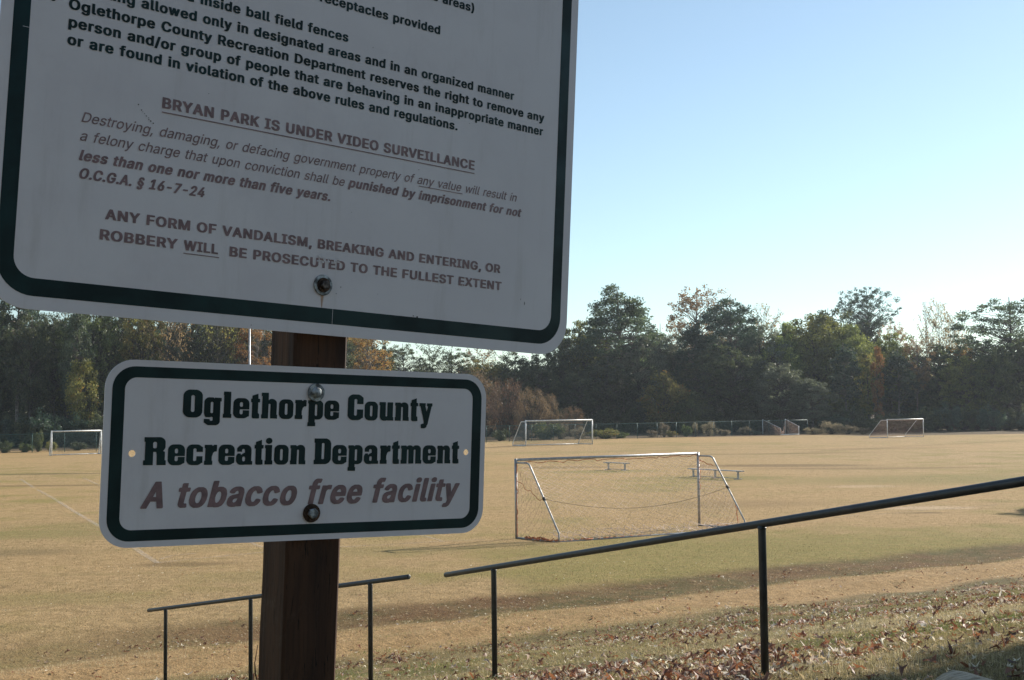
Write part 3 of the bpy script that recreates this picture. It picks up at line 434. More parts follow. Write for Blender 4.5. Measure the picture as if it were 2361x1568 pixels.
[441,[8,-40,36,-40,50,-33,56,-26,63,-12,100,87,102,92,102,96,101,98,98,99,71,99,68,98,66,95,49,49,47,52,32,95,29,98,26,99,-1,99,-4,97,-5,91,30,1,27,-10,23,-16,10,-17,5,-20,2,-31,2,-36]],
[432,[94,-3,95,-1,95,15,91,19,46,19,93,80,93,97,89,99,7,99,4,98,2,96,2,79,4,77,7,76,48,75,1,14,1,-2,5,-4,91,-4]],
[505,[43,133,34,130,24,124,15,115,8,101,4,88,2,75,2,52,4,38,12,17,24,2,35,-4,41,-5,72,-5,78,-4,89,2,100,14,106,26,111,51,111,76,109,89,102,110,96,118,88,125,79,130,70,133],[57,110,65,105,71,95,74,83,76,69,75,49,71,32,67,25,62,20,57,18,51,20,46,25,40,40,37,59,38,78,41,92,48,105]],
[505,[106,-3,108,-1,108,14,106,16,103,18,79,19,79,129,74,132,44,132,19,115,12,108,12,89,16,86,28,86,40,94,43,95,43,19,14,18,11,16,9,14,9,-1,14,-4,103,-4]],
[505,[8,-3,11,-4,103,-4,107,-2,108,15,103,19,54,19,94,62,101,73,104,81,105,101,103,107,98,116,87,126,79,130,69,133,43,133,33,130,25,126,13,114,8,105,7,96,7,89,11,86,37,86,40,87,41,89,42,96,46,105,56,110,64,107,67,104,70,96,70,90,66,79,58,68,7,15,7,-1]],
[505,[9,131,8,129,8,112,12,109,57,109,30,78,30,61,34,57,52,57,64,53,67,51,71,44,73,35,71,29,67,23,57,18,51,18,44,21,41,24,36,35,32,38,6,38,2,35,1,29,4,19,7,13,18,2,33,-4,43,-6,72,-5,89,1,98,9,106,21,108,34,108,46,102,57,97,65,92,69,82,74,71,77,102,113,102,130,99,132,12,132]],
[505,[91,-4,96,-1,96,21,108,21,113,25,113,42,108,46,96,46,96,80,94,82,91,84,63,83,87,125,87,130,83,132,57,132,54,131,50,126,4,48,0,41,0,25,5,21,60,21,61,-1,63,-3,66,-4],[61,79,61,46,41,46]],
[505,[100,131,97,132,18,132,14,130,7,65,7,61,14,58,38,57,53,64,57,63,62,61,67,57,72,45,72,37,69,27,62,20,57,18,53,18,48,20,44,25,40,34,36,37,10,37,7,35,6,33,6,25,11,13,17,6,26,0,35,-4,44,-6,71,-5,86,1,101,15,107,29,108,49,103,63,99,70,90,79,80,85,63,88,45,88,47,107,49,109,97,109,100,110,101,112,101,129]],
[505,[86,132,57,132,55,131,24,87,10,62,7,50,7,30,8,23,15,10,25,1,35,-4,47,-6,66,-6,78,-4,92,4,98,10,105,23,107,29,107,49,104,58,99,67,89,76,82,79,70,83,61,83,90,125,90,130],[58,18,55,18,48,22,41,35,41,44,46,54,51,59,55,61,58,61,63,58,69,52,72,44,72,36,69,26,63,20]],
[505,[19,-4,47,-4,52,-1,108,111,108,129,106,131,103,132,10,132,6,130,6,112,10,109,68,108,15,2,15,-2]],
[505,[38,132,25,126,18,121,12,113,9,107,8,98,9,83,13,75,21,67,10,57,6,49,3,40,4,24,9,13,13,9,21,1,30,-3,44,-6,68,-6,78,-4,92,1,99,7,104,13,109,25,110,38,108,46,102,57,91,67,98,73,105,87,106,96,104,106,98,117,91,124,80,130,71,133],[54,54,61,53,69,48,74,36,71,25,68,21,57,17,49,19,44,23,39,32,40,40,43,47],[58,78,55,78,48,82,43,91,43,96,47,106,56,110,65,107,70,96,69,88,67,84]],
[505,[27,-4,56,-4,59,-3,94,49,103,65,107,78,107,97,105,104,98,116,87,126,77,131,70,133,43,133,36,131,23,124,14,115,8,104,7,98,7,78,9,69,13,61,22,52,33,46,41,45,52,44,23,3,23,-2],[56,110,66,105,72,92,71,80,67,72,57,66,49,69,46,72,41,84,42,96,46,104]],
[218,[3,16,3,4,5,1,15,-5,35,-4,38,-3,45,5,45,15,44,18,38,24,32,26,15,26,7,22]],
[218,[1,-32,4,-34,26,-34,31,-31,44,15,44,19,43,21,40,22,12,22,7,19,-1,-28]],
[505,[94,46,94,62,90,65,24,65,19,62,19,46,24,43,90,43]],
[301,[-1,-23,24,-23,28,-20,68,129,68,135,64,137,39,137,34,134,-6,-15,-5,-21]],
[325,[64,139,39,139,34,136,28,125,20,104,14,75,13,38,16,17,27,-13,34,-25,39,-29,65,-29,69,-25,69,-22,61,-5,52,20,48,44,48,60,52,88,60,113,68,131,68,137]],
[325,[4,139,0,137,-1,133,8,115,14,96,19,72,21,47,16,18,10,2,-1,-22,-1,-25,4,-29,30,-29,34,-26,42,-10,50,12,54,26,56,38,55,73,49,103,41,122,35,136,30,139]],
[447,[63,133,37,133,30,131,19,125,13,120,9,112,8,97,12,88,16,84,5,74,0,65,0,54,6,41,19,29,46,14,52,10,55,5,56,-1,54,-4,49,-7,44,-6,41,-3,37,7,33,9,17,8,10,6,5,3,4,-2,11,-16,18,-24,26,-28,36,-30,64,-29,78,-24,86,-15,91,-5,91,6,84,20,94,28,99,40,98,53,90,65,80,74,49,92,43,100,45,107,50,110,53,109,60,97,64,95,78,95,86,96,92,100,92,104,86,118,75,129],[63,36,40,49,37,52,33,60,35,67,40,65,61,52,65,46,65,40]]]
SLAB = [[695,[116,250,108,252,52,252,39,249,25,242,13,230,6,220,2,208,0,201,0,49,4,35,9,26,15,18,26,8,42,0,54,-2,106,-2,120,1,136,9,145,18,151,26,158,42,160,49,159,205,154,218,147,230,132,243],[76,202,84,202,90,198,94,192,95,188,95,62,92,54,89,50,82,48,78,48,71,50,68,54,65,62,65,188,66,192,70,198]],
[635,[144,183,96,184,88,186,84,176,78,186,37,186,25,182,15,175,9,168,3,157,0,148,0,38,5,24,6,15,9,10,14,6,12,2,50,2,55,5,69,6,75,1,74,-22,72,-26,67,-30,59,-30,53,-27,50,-22,50,-13,4,-13,1,-15,1,-46,6,-50,10,-51,14,-56,36,-70,104,-70,121,-62,128,-54,132,-48,135,-38,135,149,142,150,145,152],[67,145,72,143,76,136,76,48,72,42,64,40,59,42,56,45,54,50,54,134,56,140,59,143]],
[345,[6,243,3,240,3,212,4,210,7,209,7,38,2,37,0,36,0,2,3,0,70,0,72,2,72,36,70,37,65,38,65,240,62,243]],
[605,[29,182,20,177,12,169,5,158,0,144,0,40,4,29,10,17,19,8,28,2,37,-1,45,-2,93,-2,107,2,118,8,125,14,130,15,135,17,137,20,138,73,82,73,82,44,77,37,72,35,66,35,61,37,56,44,56,72,60,81,138,81,138,138,134,155,129,165,119,175,112,180,100,185,90,186,48,186,38,185],[64,105,60,108,56,114,56,138,61,146,66,148,72,148,77,146,82,138,82,115,80,109,76,106,73,105]],
[365,[62,232,10,212,10,184,2,184,0,182,0,152,3,150,10,149,10,14,13,4,16,1,24,-2,60,-2,66,0,72,0,75,3,74,37,72,43,63,50,63,149,74,150,78,153,78,181,75,184,63,184]],
[625,[4,243,0,240,0,212,7,209,7,38,2,37,0,36,1,1,3,0,62,0,63,134,65,138,68,140,74,140,76,138,80,134,80,1,141,0,142,2,142,35,141,37,136,38,136,149,135,156,130,166,127,170,118,179,107,184,96,186,85,186,77,184,73,181,63,171,62,241,60,243]],
[575,[93,-1,107,5,118,15,127,30,129,37,130,142,128,149,124,160,116,171,108,178,97,184,82,186,48,186,38,185,25,180,12,169,5,159,1,148,0,40,2,34,10,17,22,6,32,1,45,-2,86,-2],[68,146,75,142,77,136,77,47,72,40,64,37,56,42,53,49,53,134,55,141,59,145,62,146]],
[475,[3,0,66,0,68,1,69,3,69,34,68,37,63,38,63,76,73,110,86,122,99,122,102,124,104,126,105,178,102,182,100,184,78,184,68,171,62,184,1,183,0,154,4,152,7,152,7,38,2,37,0,36,0,2]],
[615,[2,-67,72,-67,72,-32,70,-30,65,-29,66,-1,72,-2,98,-2,110,1,118,5,125,10,131,17,137,28,140,41,140,143,138,154,132,166,122,176,113,182,101,186,75,186,69,185,56,175,51,184,2,184,0,182,0,154,4,152,7,152,7,-29,3,-30,0,-32,0,-66],[74,145,82,143,85,140,86,136,86,41,84,36,78,33,73,33,69,35,65,40,65,137,68,142]],
[655,[46,-2,99,-2,106,-1,124,6,130,11,138,20,146,20,148,21,150,25,150,105,90,105,90,54,87,48,80,43,73,43,67,46,63,53,63,198,65,202,72,207,78,208,84,206,88,201,90,195,90,158,150,158,150,220,126,242,114,248,105,252,50,252,36,248,24,242,13,232,4,217,1,207,1,43,5,31,10,23,19,12,34,2]],
[625,[141,0,142,2,142,33,141,34,136,36,136,181,135,183,80,183,80,47,77,42,72,40,66,42,64,47,64,182,62,184,1,183,0,154,4,152,7,152,7,36,10,24,16,14,26,4,36,0,45,-2,63,-2,70,-1,75,2,82,12,90,0]],
[625,[1,183,0,154,4,152,7,152,7,38,2,37,0,36,1,1,3,0,62,0,63,134,65,138,68,140,74,140,76,138,80,134,80,1,141,0,142,2,142,35,141,37,136,38,136,149,133,160,127,170,120,178,114,181,105,185,96,186,85,186,77,184,70,180,65,176,62,176,59,173,53,184]],
[595,[24,-73,57,-73,68,-69,76,-63,79,-56,80,-47,90,-30,127,150,135,154,135,182,133,184,78,183,78,154,81,152,90,152,76,99,63,152,65,155,65,182,63,184,2,184,0,182,0,154,4,152,11,152,50,0,50,-25,39,-25,29,-30,24,-30,22,-31,20,-34,20,-68,21,-71]],
[785,[6,249,5,248,5,210,7,208,13,207,13,44,4,43,0,40,1,1,3,0,78,0,78,117,101,118,107,93,108,0,181,0,182,2,182,40,179,43,172,44,172,114,167,122,158,125,156,127,163,135,168,142,174,155,175,166,174,208,172,217,166,230,158,238,150,243,143,247,132,250],[96,208,102,204,106,196,106,162,104,156,100,152,96,150,86,150,80,152,75,159,75,198,78,202,83,207]],
[595,[28,2,45,-2,95,-2,108,3,116,8,125,17,132,18,135,21,134,79,83,79,82,44,80,40,74,36,66,35,61,37,56,44,56,140,60,147,65,150,73,150,79,146,82,140,83,118,135,118,135,162,132,165,126,165,118,174,106,182,97,185,87,186,48,186,38,185,25,180,17,174,12,169,5,158,0,144,0,40,4,29,10,17,19,8]],
[635,[141,0,142,2,142,30,140,33,132,34,132,148,126,162,120,170,112,177,100,184,91,186,49,186,31,179,18,167,14,160,10,158,7,154,7,126,10,120,50,120,50,138,52,142,58,146,67,146,72,142,75,136,75,111,50,100,50,96,41,90,39,104,16,104,13,102,9,97,3,86,0,77,0,35,6,19,14,10,21,4,30,0,40,-2,65,-2,74,0],[62,75,69,75,73,73,76,70,78,66,78,40,76,35,72,32,69,30,62,30,58,32,55,36,54,40,54,64,56,71]],
[335,[2,184,0,182,0,154,4,152,7,152,7,38,2,37,0,36,0,2,3,0,68,0,70,2,70,36,68,37,63,38,63,180,60,184],[38,194,49,197,58,204,63,215,64,227,59,238,54,245,42,250,32,252,20,247,12,241,7,231,6,217,11,206,17,200,28,194]],
[695,[3,249,3,209,4,208,10,207,10,44,4,43,0,40,1,1,3,0,106,0,119,2,131,8,143,16,148,22,156,37,160,49,160,201,156,212,153,220,147,230,136,239,128,244,114,249],[80,48,76,50,72,56,72,197,75,202,82,205,87,205,94,202,97,197,97,55,93,50,88,48]],
[905,[1,183,0,154,4,152,7,152,7,38,2,37,0,36,0,2,2,0,63,1,63,136,66,142,70,143,75,142,78,136,79,0,132,1,132,136,135,141,140,143,145,142,148,140,150,134,150,0,210,0,212,1,213,3,213,34,212,37,205,38,205,149,204,156,199,166,189,178,176,184,164,186,154,186,140,184,134,180,130,175,126,175,123,172,114,180,106,184,93,186,84,186,76,184,69,180,65,176,62,176,59,173,53,184]]]
# ------------------------------------------------------------------ lettering outlines
CHARS = "ABCDEFGHIKLMNOPRSTUVWXYZabcdefghijklmnopqrstuvwxyz0123456789.,-/()\u00a7"
SLABCHARS = "OglethorpCunyRcaiDm"
GL = {}
for st_, cs_, data_ in (('r', CHARS, REGULAR), ('b', CHARS, BOLD), ('s', SLABCHARS, SLAB)):
    for c_, g_ in zip(cs_, data_): GL[st_+c_] = g_
_gc = {}
def fill2d(polys, extrude=0.0):
    cu = bpy.data.curves.new('shape', 'CURVE'); cu.dimensions = '2D'; cu.fill_mode = 'BOTH'; cu.extrude = extrude
    for P in polys:
        s = cu.splines.new('POLY'); s.points.add(len(P)-1)
        for i, p in enumerate(P): s.points[i].co = (p[0], p[1], 0, 1)
        s.use_cyclic_u = True
    o = bpy.data.objects.new('shape', cu); COL.objects.link(o)
    dg = bpy.context.evaluated_depsgraph_get(); me = o.to_mesh()
    V = [tuple(v.co) for v in me.vertices]; F = [tuple(p.vertices) for p in me.polygons]
    o.to_mesh_clear(); bpy.data.objects.remove(o); bpy.data.curves.remove(cu)
    return V, F
def glyph(k):
    if k not in _gc:
        g = GL.get(k)
        if g is None: _gc[k] = (.28, [], [])
        else:
            polys = [[(p[i]/250, p[i+1]/250) for i in range(0, len(p), 2)] for p in g[1:]]
            _gc[k] = (g[0]/1000, *fill2d(polys))
    return _gc[k]
def adv(k):
    return (.27 if k[1] == ' ' else glyph(k)[0])
def lay(mb, text, style, u0, u1, v, size, shear=0.0, y=-.0005, kx=None, space=None, anchor='l'):
    if isinstance(style, str): style = style*len(text)
    ad = []
    for st, c in zip(style, text):
        a = adv(st+c)
        if c == ' ' and space: a = space
        ad.append(a)
    tot = sum(ad)
    if kx is None: kx = (u1-u0)/(tot*size)
    x = u0 if anchor == 'l' else u1-tot*size*kx
    for st, c, a in zip(style, text, ad):
        if c != ' ':
            _, V, F = glyph(st+c)
            dv = .019*size if st == 'b' else 0
            mb.add([(x+(q[0]+q[1]*shear)*size*kx, y, v+dv+q[1]*size) for q in V], [f[::-1] for f in F])
        x += a*size*kx
    return kx
def rrect(x0, z0, x1, z1, r, n=10):
    P = []
    for cx, cz, a0 in ((x1-r, z1-r, 0), (x0+r, z1-r, 90), (x0+r, z0+r, 180), (x1-r, z0+r, 270)):
        for i in range(n+1):
            a = math.radians(a0+90*i/n); P.append((cx+r*math.cos(a), cz+r*math.sin(a)))
    return P
def circle(x, z, r, n=24): return [(x+r*math.cos(2*math.pi*i/n), z+r*math.sin(2*math.pi*i/n)) for i in range(n)]
def plate(name, polys, mat, parent, y, thick):
    V, F = fill2d(polys, thick/2)
    return obj(name, mesh(name, [(a, y-c, b) for a, b, c in V], F), mat, parent)
def bar(mb, u0, u1, v0, v1, y=-.0006):
    mb.add([(u0, y, v0), (u1, y, v0), (u1, y, v1), (u0, y, v1)], [(0, 1, 2, 3)])
def sign_white(name, rust=None):
    m, nt, out = mat_new(name); co = objco(nt)
    n1 = noise(nt, co, 9, 6, .7); n2 = noise(nt, co, 190, 2, .5); n3 = noise(nt, co, 2.2, 3, .6)
    c = mix(nt, maprange(nt, n1, .4, .75), (.70, .675, .71), (.64, .61, .645))
    c = mix(nt, maprange(nt, n3, .4, .7, 0, .6), c, (.64, .61, .65))
    sp = maprange(nt, n2, .775, .80)
    mp = N(nt, 'ShaderNodeMapping', {'Scale': (14, 1, 1.6)}); nt.links.new(co, mp.inputs[0])
    n4 = noise(nt, mp.outputs[0], 2.0, 6, .7)
    c = mix(nt, maprange(nt, n4, .52, .74, 0, .35), c, (.50, .47, .47))
    c = mix(nt, math_(nt, 'MULTIPLY', sp, .5), c, (.2, .18, .17))
    if rust:
        se = N(nt, 'ShaderNodeSeparateXYZ'); nt.links.new(co, se.inputs[0])
        x0, ztop, zbot = rust
        dx = math_(nt, 'ABSOLUTE', math_(nt, 'SUBTRACT', se.outputs[0], x0))
        z_ = se.outputs[2]
        wd = maprange(nt, z_, zbot, ztop, .0006, .0042, False)
        f = math_(nt, 'SUBTRACT', 1.0, math_(nt, 'DIVIDE', dx, wd), clamp=True)
        f = math_(nt, 'MULTIPLY', f, maprange(nt, z_, zbot-.004, zbot+.006)); f = math_(nt, 'MULTIPLY', f, maprange(nt, z_, ztop+.004, ztop+.01, 1, 0))
        c = mix(nt, math_(nt, 'MULTIPLY', f, .95), c, (.33, .14, .035))
    principled(nt, out, c, .42, 0, n1, .05, .002, .4)
    return m
M_green = simple_mat('sign_green', (.003, .024, .027), .45, var=.2, scale=14, spec=.25)
M_red = simple_mat('sign_red_faded', (.215, .135, .145), .45, var=.12, scale=60)
M_blk = simple_mat('scuff', (.03, .03, .03), .6)
M_zinc = simple_mat('zinc', (.33, .36, .38), .58, .55, var=.35, scale=90, bstr=.3)
M_rust = simple_mat('rust', (.060, .030, .016), .8, .1, var=.4, scale=150, bstr=.5)
PU = (0.662961825186582, 0.01849163200857226, 0.049784841269078624, -0.6312456583959694, 1.4338054616321618, 0.12750085024832256)
PL = (0.6011761484563474, 0.024744496764811465, 0.030326440032596737, -0.5535050109879508, 1.623867980193312, -0.1830922428871251)
def pose(p, k=1.0):
    R = Matrix.Rotation(p[0], 3, 'Z') @ Matrix.Rotation(p[1], 3, 'X') @ Matrix.Rotation(p[2], 3, 'Y')
    L = Vector((p[3], p[4], p[5]))*k + Vector((0, 0, CZ))
    return R, L
RU, LU = pose(PU)
RL0, LL0 = pose(PL)
# bring the small sign onto the same post face as the large one (same picture, true distance)
bu = LU + RU @ Vector((.457, .006, .0707)); nl = RL0 @ Vector((0, 1, 0))
kk = (bu-Vector(EYE)).dot(nl)/((LL0-Vector(EYE)).dot(nl))
RL, LL = pose(PL, kk)
def sign_root(name, R, L, k=1.0):
    o = empty(name); o.matrix_world = Matrix.Translation(L) @ R.to_4x4() @ Matrix.Scale(k, 4); return o
def bolt(parent, u, v, kind, y=-.001):
    mb = MB(); b2 = MB()
    def disc(m_, r0, r1, ya, yb, n=24):
        V = [(u+r0*math.cos(2*math.pi*i/n), ya, v+r0*math.sin(2*math.pi*i/n)) for i in range(n)]
        V += [(u+r1*math.cos(2*math.pi*i/n), yb, v+r1*math.sin(2*math.pi*i/n)) for i in range(n)]
        m_.add(V, [tuple(range(n, 2*n))]+[(i, (i+1) % n, n+(i+1) % n, n+i) for i in range(n)])
    def hexa(m_, r, ya, yb, n=6, ph=.2, dx=0):
        V = [(u+dx+r*math.cos(2*math.pi*i/n+ph), ya, v+r*math.sin(2*math.pi*i/n+ph)) for i in range(n)]
        V += [(u+dx+r*math.cos(2*math.pi*i/n+ph), yb+.0008, v+r*math.sin(2*math.pi*i/n+ph)) for i in range(n)]
        V += [(u+dx+r*.86*math.cos(2*math.pi*i/n+ph), yb, v+r*.86*math.sin(2*math.pi*i/n+ph)) for i in range(n)]
        m_.add(V, [tuple(range(2*n, 3*n))]+[(i+j*n, (i+1) % n+j*n, n+(i+1) % n+j*n, n+i+j*n) for i in range(n) for j in (0, 1)])
    if kind == 'dome':
        disc(mb, .0136, .0130, y, y-.0022); w_ = mb.build('washer', M_zinc)
        for k in range(5):
            a0, a1 = k*math.pi/10, (k+1)*math.pi/10
            disc(b2, .0085*math.cos(a0), max(1e-4, .0085*math.cos(a1)), y-.0024-.0065*math.sin(a0), y-.0024-.0065*math.sin(a1))
        b = b2.build('bolt', M_zinc, parent, True)
        w_.parent = b
    elif kind == 'rusty':
        disc(mb, .0138, .0132, y, y-.002); w_ = mb.build('washer', M_rust)
        hexa(b2, .0078, y-.002, y-.0075, dx=.0006); b = b2.build('bolt', M_zinc, parent); w_.parent = b
    else:
        disc(mb, .0150, .0142, y, y-.0016); w_ = mb.build('washer', M_zinc)
        m3 = MB(); disc(m3, .0105, .0100, y-.0018, y-.0030); r_ = m3.build('rubber_ring', M_rust)
        hexa(b2, .0066, y-.0030, y-.0085, dx=.0006); b = b2.build('bolt', simple_mat('bolt_steel', (.10, .085, .08), .5, .8, var=.3, scale=120), parent); w_.parent = b; r_.parent = b
    return b
# ------------------------------------------------------------------ large rules sign
us = sign_root('rules_sign', RU, LU)
tag(us, 'large white park rules sign with dark green border, bolted above the smaller sign', 'sign')
W, H = .9144, 1.2192
M_facel = sign_white('sign_face_large', (.4569, .057, .036))
plate('panel', [rrect(0, 0, W, H, .055)], M_facel, us, .001, .002)
plate('border', [rrect(.0148, .0165, W-.0148, H-.0165, .045), rrect(.0345, .0385, W-.0345, H-.0385, .026)], M_green, us, -.0002, .0001)
mb = MB(); S_ = .0250
kx = lay(mb, 'or are found in violation of the above rules and regulations.', 'b', .0809, .6790, .3345, S_)
lay(mb, 'person and/or group of people that are behaving in an inappropriate manner', 'b', .0804, .8490, .3568, S_)
lay(mb, 'Oglethorpe County Recreation Department reserves the right to remove any', 'b', .0797, .8505, .3797, S_)
lay(mb, 'Batting allowed only in designated areas and in an organized manner', 'b', 0, .7865, .4035, S_, kx=kx, anchor='r')
lay(mb, 'allowed inside ball field fences', 'b', 0, .4795, .4283, S_, kx=kx, anchor='r')
lay(mb, 'All litter in receptacles provided', 'b', 0, .6394, .4768, S_, kx=kx, anchor='r')
lay(mb, '(in public areas)', 'b', 0, .7025, .5270, S_, kx=kx, anchor='r')
mb.add([(x, -.0005, z) for x, z in circle(.0603, .3875, .0032, 12)], [tuple(range(12))])
mb.build('lettering', M_green, us)
mb = MB(); R_ = .0250
lay(mb, 'BRYAN PARK IS UNDER VIDEO SURVEILLANCE', 'b', .2065, .7150, .2782, .0268)
bar(mb, .2070, .7135, .2722, .2736)
t1 = 'Destroying, damaging, or defacing government property of any value will result in'
lay(mb, t1, 'r', .1030, .7985, .2408, R_, .27)
bar(mb, .6114, .6925, .2369, .2379)
t2a, t2b = 'a felony charge that upon conviction shall be ', 'punished by imprisonment for not'
lay(mb, t2a+t2b, 'r'*len(t2a)+'b'*len(t2b), .1030, .8085, .2172, R_, .27)
lay(mb, 'less than one nor more than five years.', 'b', .1036, .4625, .1919, R_, .27)
lay(mb, 'O.C.G.A. \u00a7 16-7-24', 'b', .1050, .2725, .1692, R_, .27)
lay(mb, 'ANY FORM OF VANDALISM, BREAKING AND ENTERING, OR', 'b', .1424, .7730, .1223, .0246)
lay(mb, 'ROBBERY', 'b', .1360, .2400, .0958, .0246)
lay(mb, 'WILL', 'b', .2482, .2972, .0958, .0246)
lay(mb, 'BE PROSECUTED TO THE FULLEST EXTENT', 'b', .3120, .7770, .0952, .0246)
bar(mb, .2476, .2980, .0911, .0922)
mb.build('lettering', M_red, us)
mb = MB(); rs = np.random.RandomState(4)
for k in range(9):
    a = rs.rand(); mb.add([(x, -.0007, z) for x, z in circle(.170+.027*a+rs.randn()*.0008, .278-.023*a+rs.randn()*.0008, .0005+.0006*rs.rand(), 6)], [tuple(range(6))])
for (x, z, r1, r2) in ((.8233, .0791, .0006, .003), (.619, .0394, .0018, .0012), (.612, .0405, .0009, .0008), (.548, .067, .0005, .0004), (.486, .071, .0008, .0008), (.479, .061, .0005, .001), (.61, .262, .0007, .0007), (.35, .005, .0006, .0006), (.815, .085, .0005, .0012), (.70, .35, .0005, .0005), (.27, .31, .0006, .0005), (.52, .43, .0006, .0006)):
    mb.add([(x+r1*math.cos(i), -.0007, z+r2*math.sin(i)) for i in np.arange(0, 6.2, .9)], [tuple(range(7))])
mb.build('scuff_mark', M_blk, us)
mb = MB()
for k in range(14):
    x, z = .447+.040*rs.rand(), .1035+.009*rs.rand()
    a, b_ = .0006+.0022*rs.rand(), .0005+.0016*rs.rand()
    mb.add([(x+a*math.cos(i)*(1+.5*rs.rand()), -.0008, z+b_*math.sin(i)*(1+.5*rs.rand())) for i in np.arange(0, 6.2, .9)], [tuple(range(7))])
for (x, z) in ((.532, .092), (.655, .097), (.70, .096)): mb.add([(x+.0012*math.cos(i), -.0008, z+.0007*math.sin(i)) for i in np.arange(0, 6.2, .9)], [tuple(range(7))])
bar(mb, .0265, .0345, .3445, .3450, -.0008); bar(mb, .4745, .4750, .0165, .0385, -.0008)
mb.build('chipped_spot', M_facel, us)
bolt(us, .457, .0708, 'ring'); bolt(us, .457, H-.0708, 'ring')
# ------------------------------------------------------------------ small sign
ls = sign_root('tobacco_free_sign', RL, LL, kk)
tag(ls, 'small white recreation department sign with green border, bolted below the large sign', 'sign')
W, H = .6096, .254
plate('panel', [rrect(0, 0, W, H, .039), circle(.0399, .1268, .0049), circle(.5742, .1286, .0049)], sign_white('sign_face_small'), ls, .001, .002)
plate('border', [rrect(.0095, .0085, W-.0090, H-.0090, .031), rrect(.0265, .0235, W-.0260, H-.0240, .0165)], M_green, ls, -.0002, .0001)
mb = MB()
lay(mb, 'Oglethorpe County', 's', .1074, .5110, .1772, .0382, space=.27)
lay(mb, 'Recreation Department', 's', .0550, .5628, .1110, .0382, space=.25)
mb.build('lettering', M_green, ls)
mb = MB(); lay(mb, 'A tobacco free facility', 'b', .0553, .5595, .0518, .0672, .27)
mb.build('lettering', M_red, ls)
bolt(ls, .3077, .2168, 'dome'); bolt(ls, .3075, .0392, 'rusty')
# ------------------------------------------------------------------ wooden sign post
def wood_mat(name, c1, c2, c3, knot=True):
    m, nt, out = mat_new(name); co = objco(nt)
    mp = N(nt, 'ShaderNodeMapping', {'Scale': (30, 30, .8)}); nt.links.new(co, mp.inputs[0])
    d0 = noise(nt, co, 3.5, 3, .5, 1)
    ad = N(nt, 'ShaderNodeVectorMath', operation='MULTIPLY_ADD'); nt.links.new(mp.outputs[0], ad.inputs[0])
    ad.inputs[1].default_value = (1, 1, 1)
    dv = N(nt, 'ShaderNodeVectorMath', {1: (.9, .9, .9)}, operation='MULTIPLY'); nt.links.new(d0, dv.inputs[0]); nt.links.new(dv.outputs[0], ad.inputs[2])
    n1 = noise(nt, ad.outputs[0], 1.0, 5, .65); n2 = noise(nt, ad.outputs[0], 4., 4, .6)
    c = mix(nt, maprange(nt, n1, .35, .62), c1, c2); c = mix(nt, maprange(nt, n2, .5, .72, 0, .7), c, c3)
    n3 = noise(nt, ad.outputs[0], 9., 3, .8); c = mix(nt, maprange(nt, n3, .60, .66, 0, .85), c, tuple(v*.25 for v in c3)); n5 = noise(nt, co, 7, 5, .7); c = mix(nt, maprange(nt, n5, .58, .75, 0, .35), c, (.17, .13, .10))
    principled(nt, out, c, .75, 0, math_(nt, 'SUBTRACT', n2, maprange(nt, n3, .60, .66)), .6, .003, .25)
    return m
M_post = wood_mat('stained_wood', (.030, .015, .010), (.085, .040, .020), (.014, .009, .007))
po = empty('sign_post'); po.matrix_world = Matrix.Translation(LL) @ RL.to_4x4()
tag(po, 'square dark brown stained wooden post leaning slightly and carrying both signs', 'post')
mb = MB(); x0, x1 = .2730*kk, .3615*kk; ya, yb = .0065, .0065+(x1-x0)
zs = list(np.linspace(-1.75, 1.35, 32)); prof = []
b = .004
ring = [(x0+b, ya), (x1-b, ya), (x1, ya+b), (x1, yb-b), (x1-b, yb), (x0+b, yb), (x0, yb-b), (x0, ya+b)]
V = []; F = []; rs = np.random.RandomState(9)
for z in zs:
    j = rs.randn(8, 2)*.0004
    dd = .004*math.sin(z*.9)
    for i, (x, y) in enumerate(ring): V.append((x+j[i, 0]+dd*0, y+j[i, 1], z))
for k in range(len(zs)-1):
    for i in range(8): q = (i+1) % 8; F.append((k*8+i, k*8+q, k*8+8+q, k*8+8+i))
F.append(tuple(range(8))[::-1]); F.append(tuple((len(zs)-1)*8+i for i in range(8)))
mb.add(V, F); mb.build('timber', M_post, po)
mb = MB()   # bare patch where the stain has flaked off the corner, and two splinters
mb.add([(x0-.0012, ya+.001, -.62), (x0-.0012, ya+.013, -.70), (x0-.0012, ya+.016, -.79), (x0-.0012, ya+.002, -.84), (x0-.0012, ya-.0002, -.72)], [(0, 1, 2, 3, 4)])
mb.build('flaked_patch', wood_mat('bare_wood', (.22, .16, .12), (.30, .23, .18), (.16, .11, .08)), po)
mb = MB()
mb.tube([(x0, yb-.004, -.215), (x0-.004, yb-.002, -.20), (x0-.0045, yb, -.185), (x0-.001, yb, -.16)], [.0008, .0011, .0009, .0005], 4)
mb.tube([(x0-.001, yb-.002, -.28), (x0-.003, yb, -.26), (x0-.001, yb, -.235)], [.0012, .0013, .0006], 4)
mb.build('splinter', M_post, po)
